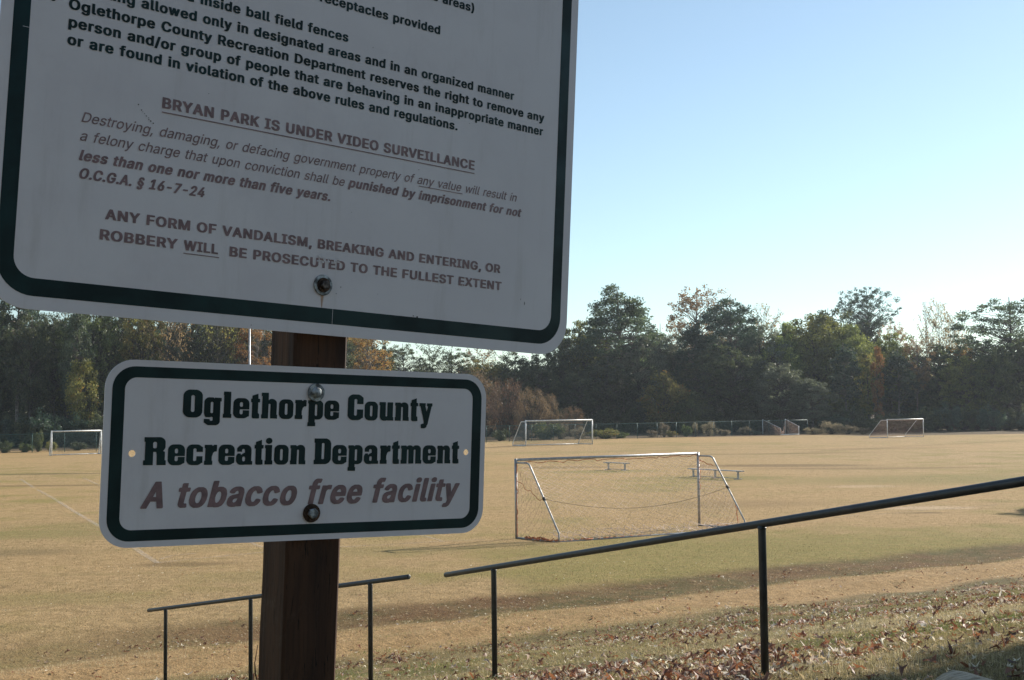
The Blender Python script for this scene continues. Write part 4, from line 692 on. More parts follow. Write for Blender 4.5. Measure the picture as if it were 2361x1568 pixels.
# ------------------------------------------------------------------ handrails on the bank
m, nt, out = mat_new('dark_paint'); co = objco(nt)
n1 = noise(nt, co, 16, 5, .6); n2 = noise(nt, co, 38, 3, .6); n3 = noise(nt, co, 3, 3, .6)
c = mix(nt, maprange(nt, n1, .35, .65), (.026, .032, .036), (.016, .019, .021))
c = mix(nt, maprange(nt, n3, .60, .72, 0, .5), c, (.060, .045, .035))
c = mix(nt, maprange(nt, n2, .755, .775), c, (.38, .36, .32))
principled(nt, out, c, .46, 0, n1, .08, .004, .55); M_rail = m
def handrail(ends, posts, label, scale=1.0):
    root = empty('handrail', (0, 0, 0)); tag(root, label, 'handrail', 'pipe handrails down the bank')
    def P(px, py, d):
        return np.array([(px-1180.5)/FPX*d, d, CZ-(py-hor(px))/FPX*d])
    A, B = P(*ends[0]), P(*ends[1]); d = (B-A)/np.linalg.norm(B-A)
    root.location = (A[0], A[1], float(ground(A[0], A[1]))); inv = -np.array(root.location)
    mb = MB(); k = 14; pts = [A+(B-A)*i/k+inv for i in range(k+1)]
    e0 = [A+inv-d*.009, A+inv-d*.006]; e1 = [B+inv+d*.006, B+inv+d*.009]
    mb.tube([e0[0], e0[1]]+pts+[e1[0], e1[1]], [.015, .0225]+[.024]*(k+1)+[.0225, .015], 20)
    mb.build('rail', M_rail, root, True)
    for (px, dd) in posts:
        x = (px-1180.5)/FPX*dd; t = (dd-A[1])/(B[1]-A[1]); top = A+(B-A)*t
        gz = float(ground(top[0], top[1]))
        mb = MB(); q = top+inv
        mb.tube([(q[0], q[1], gz-root.location[2]-.25), (q[0], q[1], q[2]-.026), (q[0], q[1], q[2]-.012)], [.024, .024, .0245], 18)
        n = 14; mb.tube([(q[0], q[1], q[2]-.034), (q[0], q[1], q[2]-.027), (q[0], q[1], q[2]-.020)], [.0246, .0275, .0262], n)
        mb.build('post', M_rail, root, True)
        r = np.random.RandomState(int(px)); mc = MB()
    return root
h1 = handrail([(1024, 1321.5, 11.48), (2492, 1086, 5.42)], [(1133, 10.6), (1748.5, 7.4), (2680, 5.0)][:2],
              'dark painted pipe handrail on two posts crossing the bank on the right')
h2 = handrail([(345, 1402, 16.18), (938, 1326, 11.81)], [(384, 15.8), (578, 14.13), (851, 12.3)],
              'dark painted pipe handrail on three posts passing behind the wooden sign post')
# ------------------------------------------------------------------ goals
M_alu = simple_mat('aluminium', (.40, .40, .405), .55, .6, var=.08, scale=8, bstr=.1)
M_white = simple_mat('white_paint', (.74, .74, .72), .42, 0, var=.12, scale=5, bstr=.05)
def strand_mat(name, c): return simple_mat(name, c, .8, 0, var=.15, scale=3)
M_net = strand_mat('net_pinkish', (.85, .68, .58)); M_netd = strand_mat('net_dark', (.05, .085, .10)); M_nets = strand_mat('net_rust', (.50, .33, .25))
M_orange = strand_mat('orange_cord', (.62, .20, .07)); M_rope = strand_mat('rope', (.26, .19, .11)); M_tie = simple_mat('black_tie', (.01, .01, .01), .6)
def net_mesh(P, rad, diag=True):
    """P: grid of points (nu, nv, 3); strands run along the grid, or across it in diamonds"""
    nu, nv = P.shape[:2]; A = []; B = []
    if diag:
        for i in range(nu-1):
            for j in range(nv-1):
                if (i+j) % 2 == 0: A.append(P[i, j]); B.append(P[i+1, j+1])
                else: A.append(P[i+1, j]); B.append(P[i, j+1])
    else:
        for i in range(nu):
            for j in range(nv):
                if i < nu-1: A.append(P[i, j]); B.append(P[i+1, j])
                if j < nv-1: A.append(P[i, j]); B.append(P[i, j+1])
    A = np.array(A); B = np.array(B); d = B-A; d /= np.linalg.norm(d, axis=1)[:, None]+1e-9
    ref = np.where(np.abs(d[:, 2:3]) < .9, np.array([[0, 0, 1.]]), np.array([[1., 0, 0]]))
    a = np.cross(d, ref); a /= np.linalg.norm(a, axis=1)[:, None]; b = np.cross(a, d)
    vs = []
    for base in (A, B):
        for k in range(3):
            t = 2*math.pi*k/3; vs.append(base+rad*(math.cos(t)*a+math.sin(t)*b))
    V = np.stack(vs, 1).reshape(-1, 3); n = len(A); o = (np.arange(n)*6)[:, None]
    F = np.concatenate([o+np.array([[0, 1, 4, 3]]), o+np.array([[1, 2, 5, 4]]), o+np.array([[2, 0, 3, 5]])])
    return V, F
def lerp(a, b, t): return a+(b-a)*t
def grid(c00, c10, c01, c11, nu, nv, sag=None, seed=0, jit=.0):
    u = np.linspace(0, 1, nu)[:, None, None]; v = np.linspace(0, 1, nv)[None, :, None]
    P = (c00*(1-u)+c10*u)*(1-v)+(c01*(1-u)+c11*u)*v
    if sag is not None: P = P+sag(u, v)
    if jit: P = P+np.random.RandomState(seed).randn(*P.shape)*jit
    return P
def poly_grid(rows, nu, nvs, sag=None, seed=0, jit=0):
    """rows: list of (left point, right point) from top to bottom"""
    G = []
    for k in range(len(rows)-1):
        g_ = grid(rows[k][0], rows[k][1], rows[k+1][0], rows[k+1][1], nu, nvs[k]+1)
        G.append(g_ if k == 0 else g_[:, 1:])
    P = np.concatenate(G, 1)
    if sag is not None:
        u = np.linspace(0, 1, nu)[:, None, None]; v = np.linspace(0, 1, P.shape[1])[None, :, None]; P = P+sag(u, v)
    if jit: P = P+np.random.RandomState(seed).randn(*P.shape)*jit
    return P
def goal(label, LB, RB, back, hgt, net, bar_mat, r, topd=.6, cell=.13, strand=.003, full_net=True, group=None, thick=None, bent=True):
    """LB, RB: front post bases; back: horizontal vector from the goal line to the rear ground bar"""
    root = empty('soccer_goal', (*LB[:2], float(ground(*LB[:2])))); o = np.array([LB[0], LB[1], 0.])
    tag(root, label, 'soccer goal', group)
    L = np.array([0, 0, 0.]); R = np.array([RB[0]-LB[0], RB[1]-LB[1], float(ground(*RB[:2]))-root.location[2]])
    bk = np.array([back[0], back[1], 0.]); up = np.array([0, 0, hgt]); bn = bk/np.linalg.norm(bk); dl = np.linalg.norm(bk)
    for b in (L, R):
        m_ = MB(); m_.tube([b, b+up*.5, b+up+np.array([0, 0, r])], r, 12); m_.build('post', bar_mat, root, True)
    m_ = MB(); m_.tube([L+up, lerp(L, R, .5)+up, R+up], r, 12); m_.build('crossbar', bar_mat, root, True)
    rb = r*.62; tops = []
    for b in (L, R):
        p0 = b+up*.965; p1 = p0+bn*(topd-.12); p2 = p0+bn*topd-np.array([0, 0, .06]); p4 = b+bk+np.array([0, 0, .28]); p5 = b+bk+np.array([0, 0, rb])
        pa = lerp(p2, p4, .04); mid = lerp(p2, p4, .5)
        m_ = MB(); m_.tube([p0, p1, lerp(p1, p2, .6)+np.array([0, 0, .012]), p2, pa, mid, p4, lerp(p4, p5, .5)-bn*.0, p5], rb, 10); m_.build('side_brace', bar_mat, root, True)
        m_ = MB(); m_.tube([b+np.array([0, 0, rb]), lerp(b, b+bk, .5)+np.array([0, 0, rb]), b+bk+np.array([0, 0, rb])], rb, 10); m_.build('ground_bar', bar_mat, root, True)
        tops.append((p2, mid, p4))
    m_ = MB(); m_.tube([L+bk+np.array([0, 0, rb]), lerp(L, R, .5)+bk+np.array([0, 0, rb]), R+bk+np.array([0, 0, rb])], rb, 10); m_.build('ground_bar', bar_mat, root, True)
    wid = np.linalg.norm(R-L); nu = int(wid/cell)
    if full_net:
        rows = [(L+up, R+up), (tops[0][0], tops[1][0]), (tops[0][1], tops[1][1]), (L+bk+np.array([0, 0, .03]), R+bk+np.array([0, 0, .03]))]
        nvs = [max(2, int(topd/cell)), int(1.1/cell), int(1.1/cell)]
        sg = lambda u, v: np.concatenate([np.zeros_like(u*v), np.zeros_like(u*v), -.10*np.sin(math.pi*u)*np.sin(math.pi*v)], 2)
        P = poly_grid(rows, nu, nvs, sg, 1, .008)
        V1, F1 = net_mesh(P, strand, False)
        for b, (p2, mid, p4) in zip((L, R), tops):
            rows = [(b+up, p2), (b+up*.5, mid), (b+np.array([0, 0, .02]), b+bk+np.array([0, 0, .03]))]
            P = poly_grid(rows, int(dl*.8/cell)+2, [int(1.1/cell)]*2, None, 2, .008)
            V2, F2 = net_mesh(P, strand, False); F1 = np.concatenate([F1, F2+len(V1)]); V1 = np.concatenate([V1, V2])
        obj('net', mesh('net', V1, F1), net, root)
    return root, L, R, up, bk, tops
# near goal: we look at it from behind
def gp(px, py): return hit(px, py, 0.0)
LB, RB = gp(1191, 1240), gp(1612.5, 1212)
LR, RR = gp(1279, 1252), gp(1724, 1219)
bk = ((LR-LB)+(RR-RB))/2
bk = bk[:2]
root, L, R, up, bkv, tops = goal('aluminium soccer goal with torn pale net standing nearest, seen from behind past the right handrail', LB, RB, bk, 2.40, M_net, M_alu, .043, topd=.62, full_net=False)
wid = np.linalg.norm(R-L)
ropeL, ropeR = lerp(tops[0][0], tops[0][2], .50), lerp(tops[1][0], tops[1][2], .47)
def sagf(u, v):
    z = -.42*np.sin(math.pi*u)*np.clip(v*1.6, 0, 1)**1.3*np.where(v > .66, 1-(v-.66)*2.2, 1)
    x = .0*u*v
    return np.concatenate([x, x, z], 2)
rows = [(L+up-np.array([0, 0, .06]), R+up-np.array([0, 0, .06])), (ropeL, ropeR)]
P = poly_grid(rows, 50, [20], lambda u, v: np.concatenate([0*u*v+.10*u*(1-u)*v, 0*u*v, -.50*np.sin(math.pi*u)*v**1.4], 2), 3, .004)
V1, F1 = net_mesh(P, .0032)
P2 = poly_grid([(P[0, -1], P[-1, -1]), (L+bkv*.93+np.array([0, 0, .04]), R+bkv*.95+np.array([0, 0, .04]))], 62, [14], lambda u, v: np.concatenate([0*u*v, 0*u*v, -.45*np.sin(math.pi*u)*(1-v)], 2), 5, .02)
V2, F2 = net_mesh(P2, .0026); F1 = np.concatenate([F1, F2+len(V1)]); V1 = np.concatenate([V1, V2])
P3 = poly_grid([(L+bkv*.72+np.array([0, 0, .30]), R+bkv*.75+np.array([0, 0, .22])), (L+bkv*.97+np.array([0, 0, .04]), R+bkv*.97+np.array([0, 0, .04]))], 56, [4], None, 6, .035)
V2, F2 = net_mesh(P3, .0065); F1 = np.concatenate([F1, F2+len(V1)]); V1 = np.concatenate([V1, V2])
obj('net', mesh('net', V1, F1), M_net, root)
for b, (p2, mid, p4), rp in ((L, tops[0], ropeL), (R, tops[1], ropeR)):
    P = poly_grid([(b+up*.95, p2), (b+up*.5, rp), (b+np.array([0, 0, .05]), b+bkv+np.array([0, 0, .05]))], 15, [10, 11], lambda u, v: np.concatenate([0*u*v, 0*u*v, -.25*np.sin(math.pi*u)*(1-v)], 2), 7, .02)
    V2, F2 = net_mesh(P, .0034); obj('side_net', mesh('side_net', V2, F2), M_nets, root)
mb = MB(); pts = []
for i in range(25):
    u = i/24; p = lerp(ropeL, ropeR, u); pts.append(p+np.array([0, 0, -.46*math.sin(math.pi*u)**.9 if 0 < u < 1 else 0]))
mb.tube(pts, .0065, 5); mb.build('rope', M_rope, root, True)
for p, d_ in ((ropeL, tops[0][2]-tops[0][0]), (ropeR, tops[1][2]-tops[1][0])):
    d_ = d_/np.linalg.norm(d_); mb = MB(); mb.tube([p-d_*.05, p-d_*.02, p+d_*.02, p+d_*.05], [.042, .05, .047, .04], 10)
    mb.tube([p, p+np.array([.07, -.02, -.03])], .012, 5); mb.build('tape_band', M_tie, root)
mb = MB(); rs = np.random.RandomState(3)
def cord(a, b, n, amp, r=.007):
    mb.tube([lerp(a, b, i/n)+rs.randn(3)*amp*(0 < i < n) for i in range(n+1)], r*1.6, 4)
cord(L+up-np.array([0, 0, .08]), R+up-np.array([0, 0, .08]), 44, .022)
cord(L+np.array([.03, -.05, .05]), L+up*.95+np.array([.03, -.05, 0]), 24, .018)
cord(R+np.array([.03, -.05, 1.2]), R+up*.95+np.array([.03, -.05, 0]), 14, .018, .006)
cord(L+np.array([.03, -.05, 1.75]), ropeL-np.array([.12, 0, .05]), 9, .03, .006); cord(ropeL-np.array([.12, 0, .05]), ropeL, 3, .01, .006)
for k in range(5):
    cord(L+bkv*.2+np.array([0, 0, .06]), L+bkv*1.0+np.array([0, 0, .05]), 16, .035, .009)
for k in range(3): cord(lerp(L, R, .02+.09*k)+bkv+np.array([0, 0, .06]), lerp(L, R, .08+.09*k)+bkv+np.array([0, 0, .05]), 6, .045, .007)
cord(L+bkv+np.array([0, 0, .05]), R+bkv+np.array([0, 0, .05]), 70, .02, .006)
cord(ropeL+np.array([.03, -.02, -.1]), L+bkv+np.array([0, 0, .2]), 8, .03, .007)
cord(lerp(ropeR, tops[1][2], .5), lerp(ropeR, tops[1][2], .6)+np.array([0, 0, -.5]), 6, .02, .009)
cord(R+up*.9, tops[1][0]-np.array([0, 0, .25]), 7, .03, .008)
cord(R+bkv*.4+np.array([0, 0, .07]), R+bkv+np.array([0, 0, .06]), 12, .03, .008)
mb.build('lacing', M_orange, root)
# middle-distance goals, seen from the front
A, B = gp(1212.5, 1028), gp(1366, 1024)
goal('white soccer goal with dark net on the far touchline in front of the brown thicket', A, B, (-1.35, 1.6), 2.58, M_netd, M_white, .068, topd=.75, cell=.105, strand=.0075)
A, B = gp(2046.5, 1009.5), gp(2129.5, 1007.5)
goal('white soccer goal with rust coloured net at the far right below the tree line', A, B, (-1.7, 1.3), 2.1, M_nets, M_white, .045, topd=.75, cell=.14, strand=.0055)
A, B = gp(118.5, 1051), gp(233, 1047)
goal('small white soccer goal on the far left, partly hidden by the small sign', A, B, (-.55, 1.0), 2.22, M_netd, M_white, .065, topd=.3, cell=.10, strand=.0035)
# collapsed goal lying on its back near the fence
a, b, c_, d_ = gp(1759, 1001), gp(1811, 1001.5), gp(1800, 1003.5), gp(1842, 1002)
root = empty('collapsed_goal', (a[0], a[1], 0)); tag(root, 'collapsed soccer goal lying tipped over against the green fence with a slack net', 'soccer goal')
o = np.array([a[0], a[1], 0]); q = lambda p, z: np.array([p[0], p[1], z])-o
s1 = (FPX/a[1]); hh = 1.95
for p, h in ((a, 1.95), (b, 2.0), (d_, 1.1)):
    mb = MB(); mb.tube([q(p, 0), q(p, h)], .045, 8); mb.build('upright', M_white, root, True)
mb = MB(); mb.tube([q(c_, .07), q(d_, .07)], .06, 8); mb.build('crossbar', M_white, root, True)
mb = MB(); mb.tube([q(a, 1.95), q(c_, .9), q(c_, .1)], .028, 8); mb.tube([q(b, 2.0), q(d_, 1.1)], .028, 8); mb.build('side_brace', M_white, root, True)
e = lerp(c_, b, .5)
P = poly_grid([(q(a, 1.9), q(c_, .9)), (q(a, .05), q(c_, .05))], 20, [14], None, 1, .03); V1, F1 = net_mesh(P, .009, False)
P = poly_grid([(q(b, 1.95), q(d_, 1.1)), (q(b, .05), q(d_, .05))], 20, [14], None, 1, .03); V2, F2 = net_mesh(P, .009, False)
F1 = np.concatenate([F1, F2+len(V1)]); V1 = np.concatenate([V1, V2])
P = poly_grid([(q(c_, .9), q(b, 1.9)), (q(c_, .1), q(b, .1))], 20, [10], lambda u, v: np.concatenate([0*u*v, 0*u*v, -.9*(np.sin(math.pi*u)**1)*(1-v)], 2), 1, .03); V2, F2 = net_mesh(P, .008, False)
F1 = np.concatenate([F1, F2+len(V1)]); V1 = np.concatenate([V1, V2])
obj('net', mesh('net', V1, F1), M_nets, root)
# ------------------------------------------------------------------ benches
def bench(A, B, n, label, sh=.45):
    root = empty('aluminium_bench', (A[0], A[1], float(ground(A[0], A[1])))); tag(root, label, 'bench', 'aluminium benches on the field')
    d = np.array([B[0]-A[0], B[1]-A[1]]); Ln = np.linalg.norm(d); rz = math.atan2(d[1], d[0]); c = d/Ln
    mb = MB(); mb.box((d[0]/2, d[1]/2, sh), (Ln+.7, .25, .045), rz, .01); mb.build('seat', M_alu, root)
    for i in range(n):
        p = c*(Ln*i/(n-1)); mb = MB()
        mb.box((p[0], p[1], sh/2), (.06, .10, sh-.05), rz); mb.box((p[0], p[1], sh-.035), (.10, .26, .028), rz); mb.box((p[0], p[1], .02), (.07, .55, .035), rz)
        mb.build('leg', M_alu, root)
    mb = MB(); mb.tube([(0, 0, .06), (d[0], d[1], .06)], .02, 6); mb.build('stretcher', M_alu, root)
A, B = gp(1403, 1084), gp(1441, 1086); bench(A, B, 2, 'short aluminium bench on the field seen through the net of the nearest goal')
A, B = gp(1599, 1100), gp(1702, 1106); bench(A, B, 3, 'long three legged aluminium bench on the field behind the right post of the nearest goal')
# ------------------------------------------------------------------ poles
M_steel = simple_mat('galvanised', (.40, .41, .42), .45, .6, var=.1, scale=2)
X = at_depth(574.5, 90)
root = empty('light_pole', (X, 90, float(ground(X, 90)))); tag(root, 'tall thin pale metal pole seen in the gap between the two signs', 'light pole')
mb = MB(); mb.tube([(0, 0, -.3), (0, 0, 4), (0, 0, 12.5)], [.085, .078, .06], 14); mb.build('pole', M_steel, root, True)
mb = MB(); mb.box((0, 0, 12.5), (.9, .3, .2), .3, .03); mb.build('lamp_head', M_steel, root)
root = empty('light_pole', (57.5, 128.5, 0)); tag(root, 'tall floodlight pole standing beyond the right side of the field', 'light pole')
mb = MB(); mb.tube([(0, 0, -.3), (0, 0, 20.8)], [.2, .13], 14); mb.build('pole', M_steel, root, True)
mb = MB(); mb.box((0, 0, 20.6), (2.4, .15, .3), .6, .03); mb.build('lamp_head', M_steel, root)
# ------------------------------------------------------------------ weathered timber post at the lower right
D = 2.8; X = at_depth(2228, D); zt = CZ-(1551-hor(2228))/FPX*D
root = empty('weathered_post', (X, D, float(ground(X, D)))); tag(root, 'top of a grey weathered timber post poking into the lower right corner', 'post')
gz = root.location[2]; mb = MB(); hw = .078
h = zt-gz
V = []; F = []
rz = math.radians(20); c_, s_ = math.cos(rz), math.sin(rz)
def rt(x, y, z): return (x*c_-y*s_, x*s_+y*c_, z)
prof = [(-hw, -.030), (-.03, -.006), (0.0, .0), (.035, -.007), (hw, -.024)]
for y in (-hw, hw):
    for x, dz in prof: V.append(rt(x, y, h+dz))
    for x, dz in prof: V.append(rt(x, y, -.2))
for i in range(4):
    F += [(i, i+5, i+6, i+1), (10+i, 11+i, 16+i, 15+i), (i, i+1, i+11, i+10)]
F += [(0, 10, 15, 5), (4, 9, 19, 14), (5, 15, 16, 6), (6, 16, 17, 7), (7, 17, 18, 8), (8, 18, 19, 9)]
mb.add(V, F)
m, nt, out = mat_new('weathered_wood'); co = objco(nt)
mp = N(nt, 'ShaderNodeMapping', {'Scale': (6, 60, 6)}); nt.links.new(co, mp.inputs[0]); mp.inputs['Rotation'].default_value = (0, 0, -rz)
n1 = noise(nt, mp.outputs[0], 2.5, 6, .7)
c = mix(nt, maprange(nt, n1, .3, .7), (.24, .18, .12), (.70, .60, .45)); principled(nt, out, c, .85, 0, n1, .9, .01, .2)
mb.build('timber', m, root)
# ------------------------------------------------------------------ chain link fence
M_fgreen = simple_mat('fence_green', (.045, .11, .10), .5, .2, var=.15, scale=1)
m, nt, out = mat_new('chain_link'); co = objco(nt)
se = N(nt, 'ShaderNodeSeparateXYZ'); nt.links.new(co, se.inputs[0])
def stripes(a):
    f = math_(nt, 'FRACT', math_(nt, 'MULTIPLY', a, 1/.075)); return math_(nt, 'LESS_THAN', f, .085)
p1 = stripes(math_(nt, 'ADD', se.outputs[0], se.outputs[2])); p2 = stripes(math_(nt, 'SUBTRACT', se.outputs[0], se.outputs[2]))
d = N(nt, 'ShaderNodeBsdfDiffuse', {'Color': (.05, .11, .11, 1)}); tr = nt.nodes.new('ShaderNodeBsdfTransparent')
ms = N(nt, 'ShaderNodeMixShader', {0: math_(nt, 'MAXIMUM', p1, p2), 1: tr.outputs[0], 2: d.outputs[0]}); nt.links.new(ms.outputs[0], out.inputs[0])
M_chain = m
FL = [(-78, 106), (-50.3, 119), (-3, 138), (15, 146.7), (30.6, 157.4), (39, 161)]
root = empty('chain_link_fence', (FL[0][0], FL[0][1], 0)); tag(root, 'green chain link fence with pipe top rail running along the far edge of the field', 'fence')
o = np.array([FL[0][0], FL[0][1], 0.]); FH = 1.85
pts = []; 
for (xa, ya), (xb, yb) in zip(FL[:-1], FL[1:]):
    n = int(round(math.hypot(xb-xa, yb-ya)/3.05))
    pts += [(xa+(xb-xa)*i/n, ya+(yb-ya)*i/n) for i in range(n)]
pts.append(FL[-1])
for (x, y) in pts:
    mb = MB(); mb.tube([(x-o[0], y-o[1], 0), (x-o[0], y-o[1], FH+.05)], .032, 6); mb.build('post', M_fgreen, root, True)
mb = MB(); mb.tube([(x-o[0], y-o[1], FH) for x, y in pts], .03, 6); mb.build('top_rail', M_fgreen, root, True)
mb = MB(); V = []; F = []
for x, y in pts: V += [(x-o[0], y-o[1]-.03, .03), (x-o[0], y-o[1]-.03, FH-.03)]
for i in range(len(pts)-1): F.append((2*i, 2*i+2, 2*i+3, 2*i+1))
mb.add(V, F); mb.build('wire_mesh', M_chain, root)
# ------------------------------------------------------------------ trees
M_bark = simple_mat('bark', (.085, .070, .058), .9, 0, var=.3, scale=4, bstr=.4)
M_barkl = simple_mat('pale_bark', (.20, .17, .14), .9, 0, var=.25, scale=4, bstr=.4)
LM = dict(
 pine=leaf_mat('pine_needles', (.018, .034, .022), (0.072, 0.116, 0.058), .50, .05, k=1.3),
 pinel=leaf_mat('pine_needles_light', (.030, .048, .025), (0.123, 0.16, 0.065), .50, .05, k=1.3),
 olive=leaf_mat('olive_leaves', (.060, .078, .016), (0.261, 0.275, 0.055), .50, .04, k=1.3),
 dark=leaf_mat('dark_leaves', (.025, .035, .014), (0.109, 0.123, 0.043), .50, .04, k=1.3),
 grey=leaf_mat('greygreen_leaves', (.050, .062, .035), (0.174, 0.189, 0.109), .50, .05, k=1.3),
 autumn=leaf_mat('pale_autumn_leaves', (.15, .10, .04), (0.40, 0.28, 0.12), .50, .03, (.40, .20, .06)),
 orange=leaf_mat('orange_leaves', (.20, .085, .018), (0.36, 0.20, 0.045), .50, .03, (.38, .11, .03)),
 yellow=leaf_mat('yellow_green_leaves', (.06, .07, .018), (0.261, 0.239, 0.058), .50, .03, (.40, .20, .03)),
 brown=leaf_mat('brown_twigs', (.075, .050, .030), (0.20, 0.125, 0.068), .45, .03, (.26, .13, .05)),
 tan=leaf_mat('tan_brush', (.13, .10, .06), (0.23, 0.19, 0.12), .50, .03, k=1.5),
 brightg=leaf_mat('bright_green_leaves', (.05, .075, .02), (0.203, 0.239, 0.065), .50, .04),
)
def unit(rs, n):
    v = rs.randn(n, 3); return v/np.linalg.norm(v, axis=1)[:, None]
LB_ = 1.25
def leaves(rs, C, per, spread, size, flat=.6, aspect=.6):
    """diamond shaped leaf sprays scattered round clump centres C"""
    n = len(C)*per; cen = np.repeat(C, per, 0); rad = np.repeat(spread, per)
    P = unit(rs, n)*(rs.rand(n)**.55)[:, None]*rad[:, None]; P[:, 2] *= flat; P = P+cen
    a = unit(rs, n); b = np.cross(a, unit(rs, n)); b /= np.linalg.norm(b, axis=1)[:, None]+1e-9
    s = size*(.6+.8*rs.rand(n))[:, None]
    V = np.stack([P+a*s*.5, P+b*s*.5*aspect, P-a*s*.5, P-b*s*.5*aspect], 1).reshape(-1, 3)
    F = np.arange(n*4).reshape(-1, 4)
    clump = np.repeat(rs.rand(len(C)), per)
    var = np.clip(.45*clump+.75*rs.rand(n)**1.6-.05, 0, 1)
    return V, F, var
def crown_points(rs, n, H, R, cb, shape):
    out = []
    lob = unit(rs, 7); la = .25*rs.rand(7)
    while len(out) < n:
        v = unit(rs, 1)[0]; q = .45+.55*rs.rand()**.6
        k = 1+sum(a*max(0, v@l)**3 for a, l in zip(la, lob))-.12
        p = v*q*k; f = (p[2]+1)/2
        if shape == 'cone': w = 1.12-.62*f
        elif shape == 'top': w = .62+.62*f if f < .75 else 1.1-.9*(f-.75)
        elif shape == 'dome': w = .70+.75*f-.30*f*f
        elif shape == 'umb': w = .55+.9*f-.45*f*f
        elif shape == 'col': w = .85
        else: w = 1.0
        out.append((p[0]*R*w, p[1]*R*w, H*(cb+(1-cb)*min(max(f, 0), 1.0))))
    return np.array(out)
def gen(seed, H, R, cb, shape, n, per, spread, size, flat=.6, aspect=.6, tr=None, curve=.1, limbs=None, lift=.45, stems=1, twig=.02, droop=0):
    rs = np.random.RandomState(seed); C = crown_points(rs, n, H*.985, R, cb, shape)
    tr = tr or H*.012; mb = MB()
    def axis(z): f = z/H; return np.array([curve*H*.1*math.sin(f*3+seed), curve*H*.1*math.cos(f*2.3+seed)-curve*H*.1*math.cos(seed), z])
    if stems == 1:
        zz = np.linspace(0, H*.97, 9)
        mb.tube([axis(z) for z in zz], [max(.02, tr*(1.25 if i == 0 else 1)*(1-.88*z/H)) for i, z in enumerate(zz)], 7)
    for c in C[:(limbs or n)]:
        hd = math.hypot(c[0], c[1])
        if stems > 1:
            a0 = rs.rand()*6.28; b0 = np.array([.25*R*math.cos(a0)*rs.rand(), .25*R*math.sin(a0)*rs.rand(), 0]); r0 = tr
        else:
            z0 = max(H*cb*.75, min(c[2]-hd*lift, H*.93)); z0 = min(z0, c[2]); b0 = axis(z0); r0 = max(.018, tr*.5*(1-z0/H)+.012)
        m1 = lerp(b0, c, .35)+np.array([0, 0, .05*hd])+rs.randn(3)*.06*hd; m2 = lerp(b0, c, .7)+np.array([0, 0, .06*hd])+rs.randn(3)*.06*hd
        mb.tube([b0, m1, m2, c], [r0, r0*.7, r0*.45, twig*.6], 4, False)
    sp = spread*(.65+.7*rs.rand(n))
    V, F, var = leaves(rs, C, per, sp, size, flat, aspect)
    V[:, 2] = np.maximum(V[:, 2], .05)
    return mesh('trunk', mb.V, mb.F, True), mesh('crown', V, F, False, var), H, R
def twiggy(seed, H, R, n, per, spread, size, cb=.25, up=.9):
    """nearly bare tree: ascending branches with fine twigs and a few leaves"""
    rs = np.random.RandomState(seed); mb = MB(); C = []
    zz = np.linspace(0, H*.95, 10); wob = np.cumsum(rs.randn(10, 2)*.05*H*.02, 0)
    ax = lambda z: np.array([np.interp(z, zz, wob[:, 0]), np.interp(z, zz, wob[:, 1]), z])
    mb.tube([ax(z) for z in zz], [max(.025, H*.0085*(1-.9*z/H)) for z in zz], 6)
    for k in range(n):
        z0 = H*(cb+(.92-cb)*rs.rand()); a = rs.rand()*6.28; L_ = R*(1.15-.75*z0/H)*(.6+.6*rs.rand())
        e = ax(z0)+np.array([L_*math.cos(a), L_*math.sin(a), L_*up*(.8+.6*rs.rand())]); m_ = lerp(ax(z0), e, .5)+np.array([.12*L_*math.cos(a), .12*L_*math.sin(a), -.08*L_])
        e[2] = min(e[2], H); mb.tube([ax(z0), m_, e], [.05*(1-.5*z0/H), .035, .014], 4, False); C.append(e); C.append(lerp(m_, e, .5))
        for j in range(6):
            q = lerp(m_, e, rs.rand()) if j else e; a2 = a+rs.randn()*.9; l2 = L_*.4*(.4+rs.rand())
            e2 = q+np.array([l2*math.cos(a2), l2*math.sin(a2), l2*(.5+.7*rs.rand())]); e2[2] = min(e2[2], H*1.02)
            mb.tube([q, e2], [.018, .010], 3, False); C.append(e2)
    C = np.array(C); V, F, var = leaves(rs, C, per, np.full(len(C), spread), size, .8)
    V[:, 2] = np.maximum(V[:, 2], .05)
    return mesh('trunk', mb.V, mb.F, True), mesh('crown', V, F, False, var), H, R
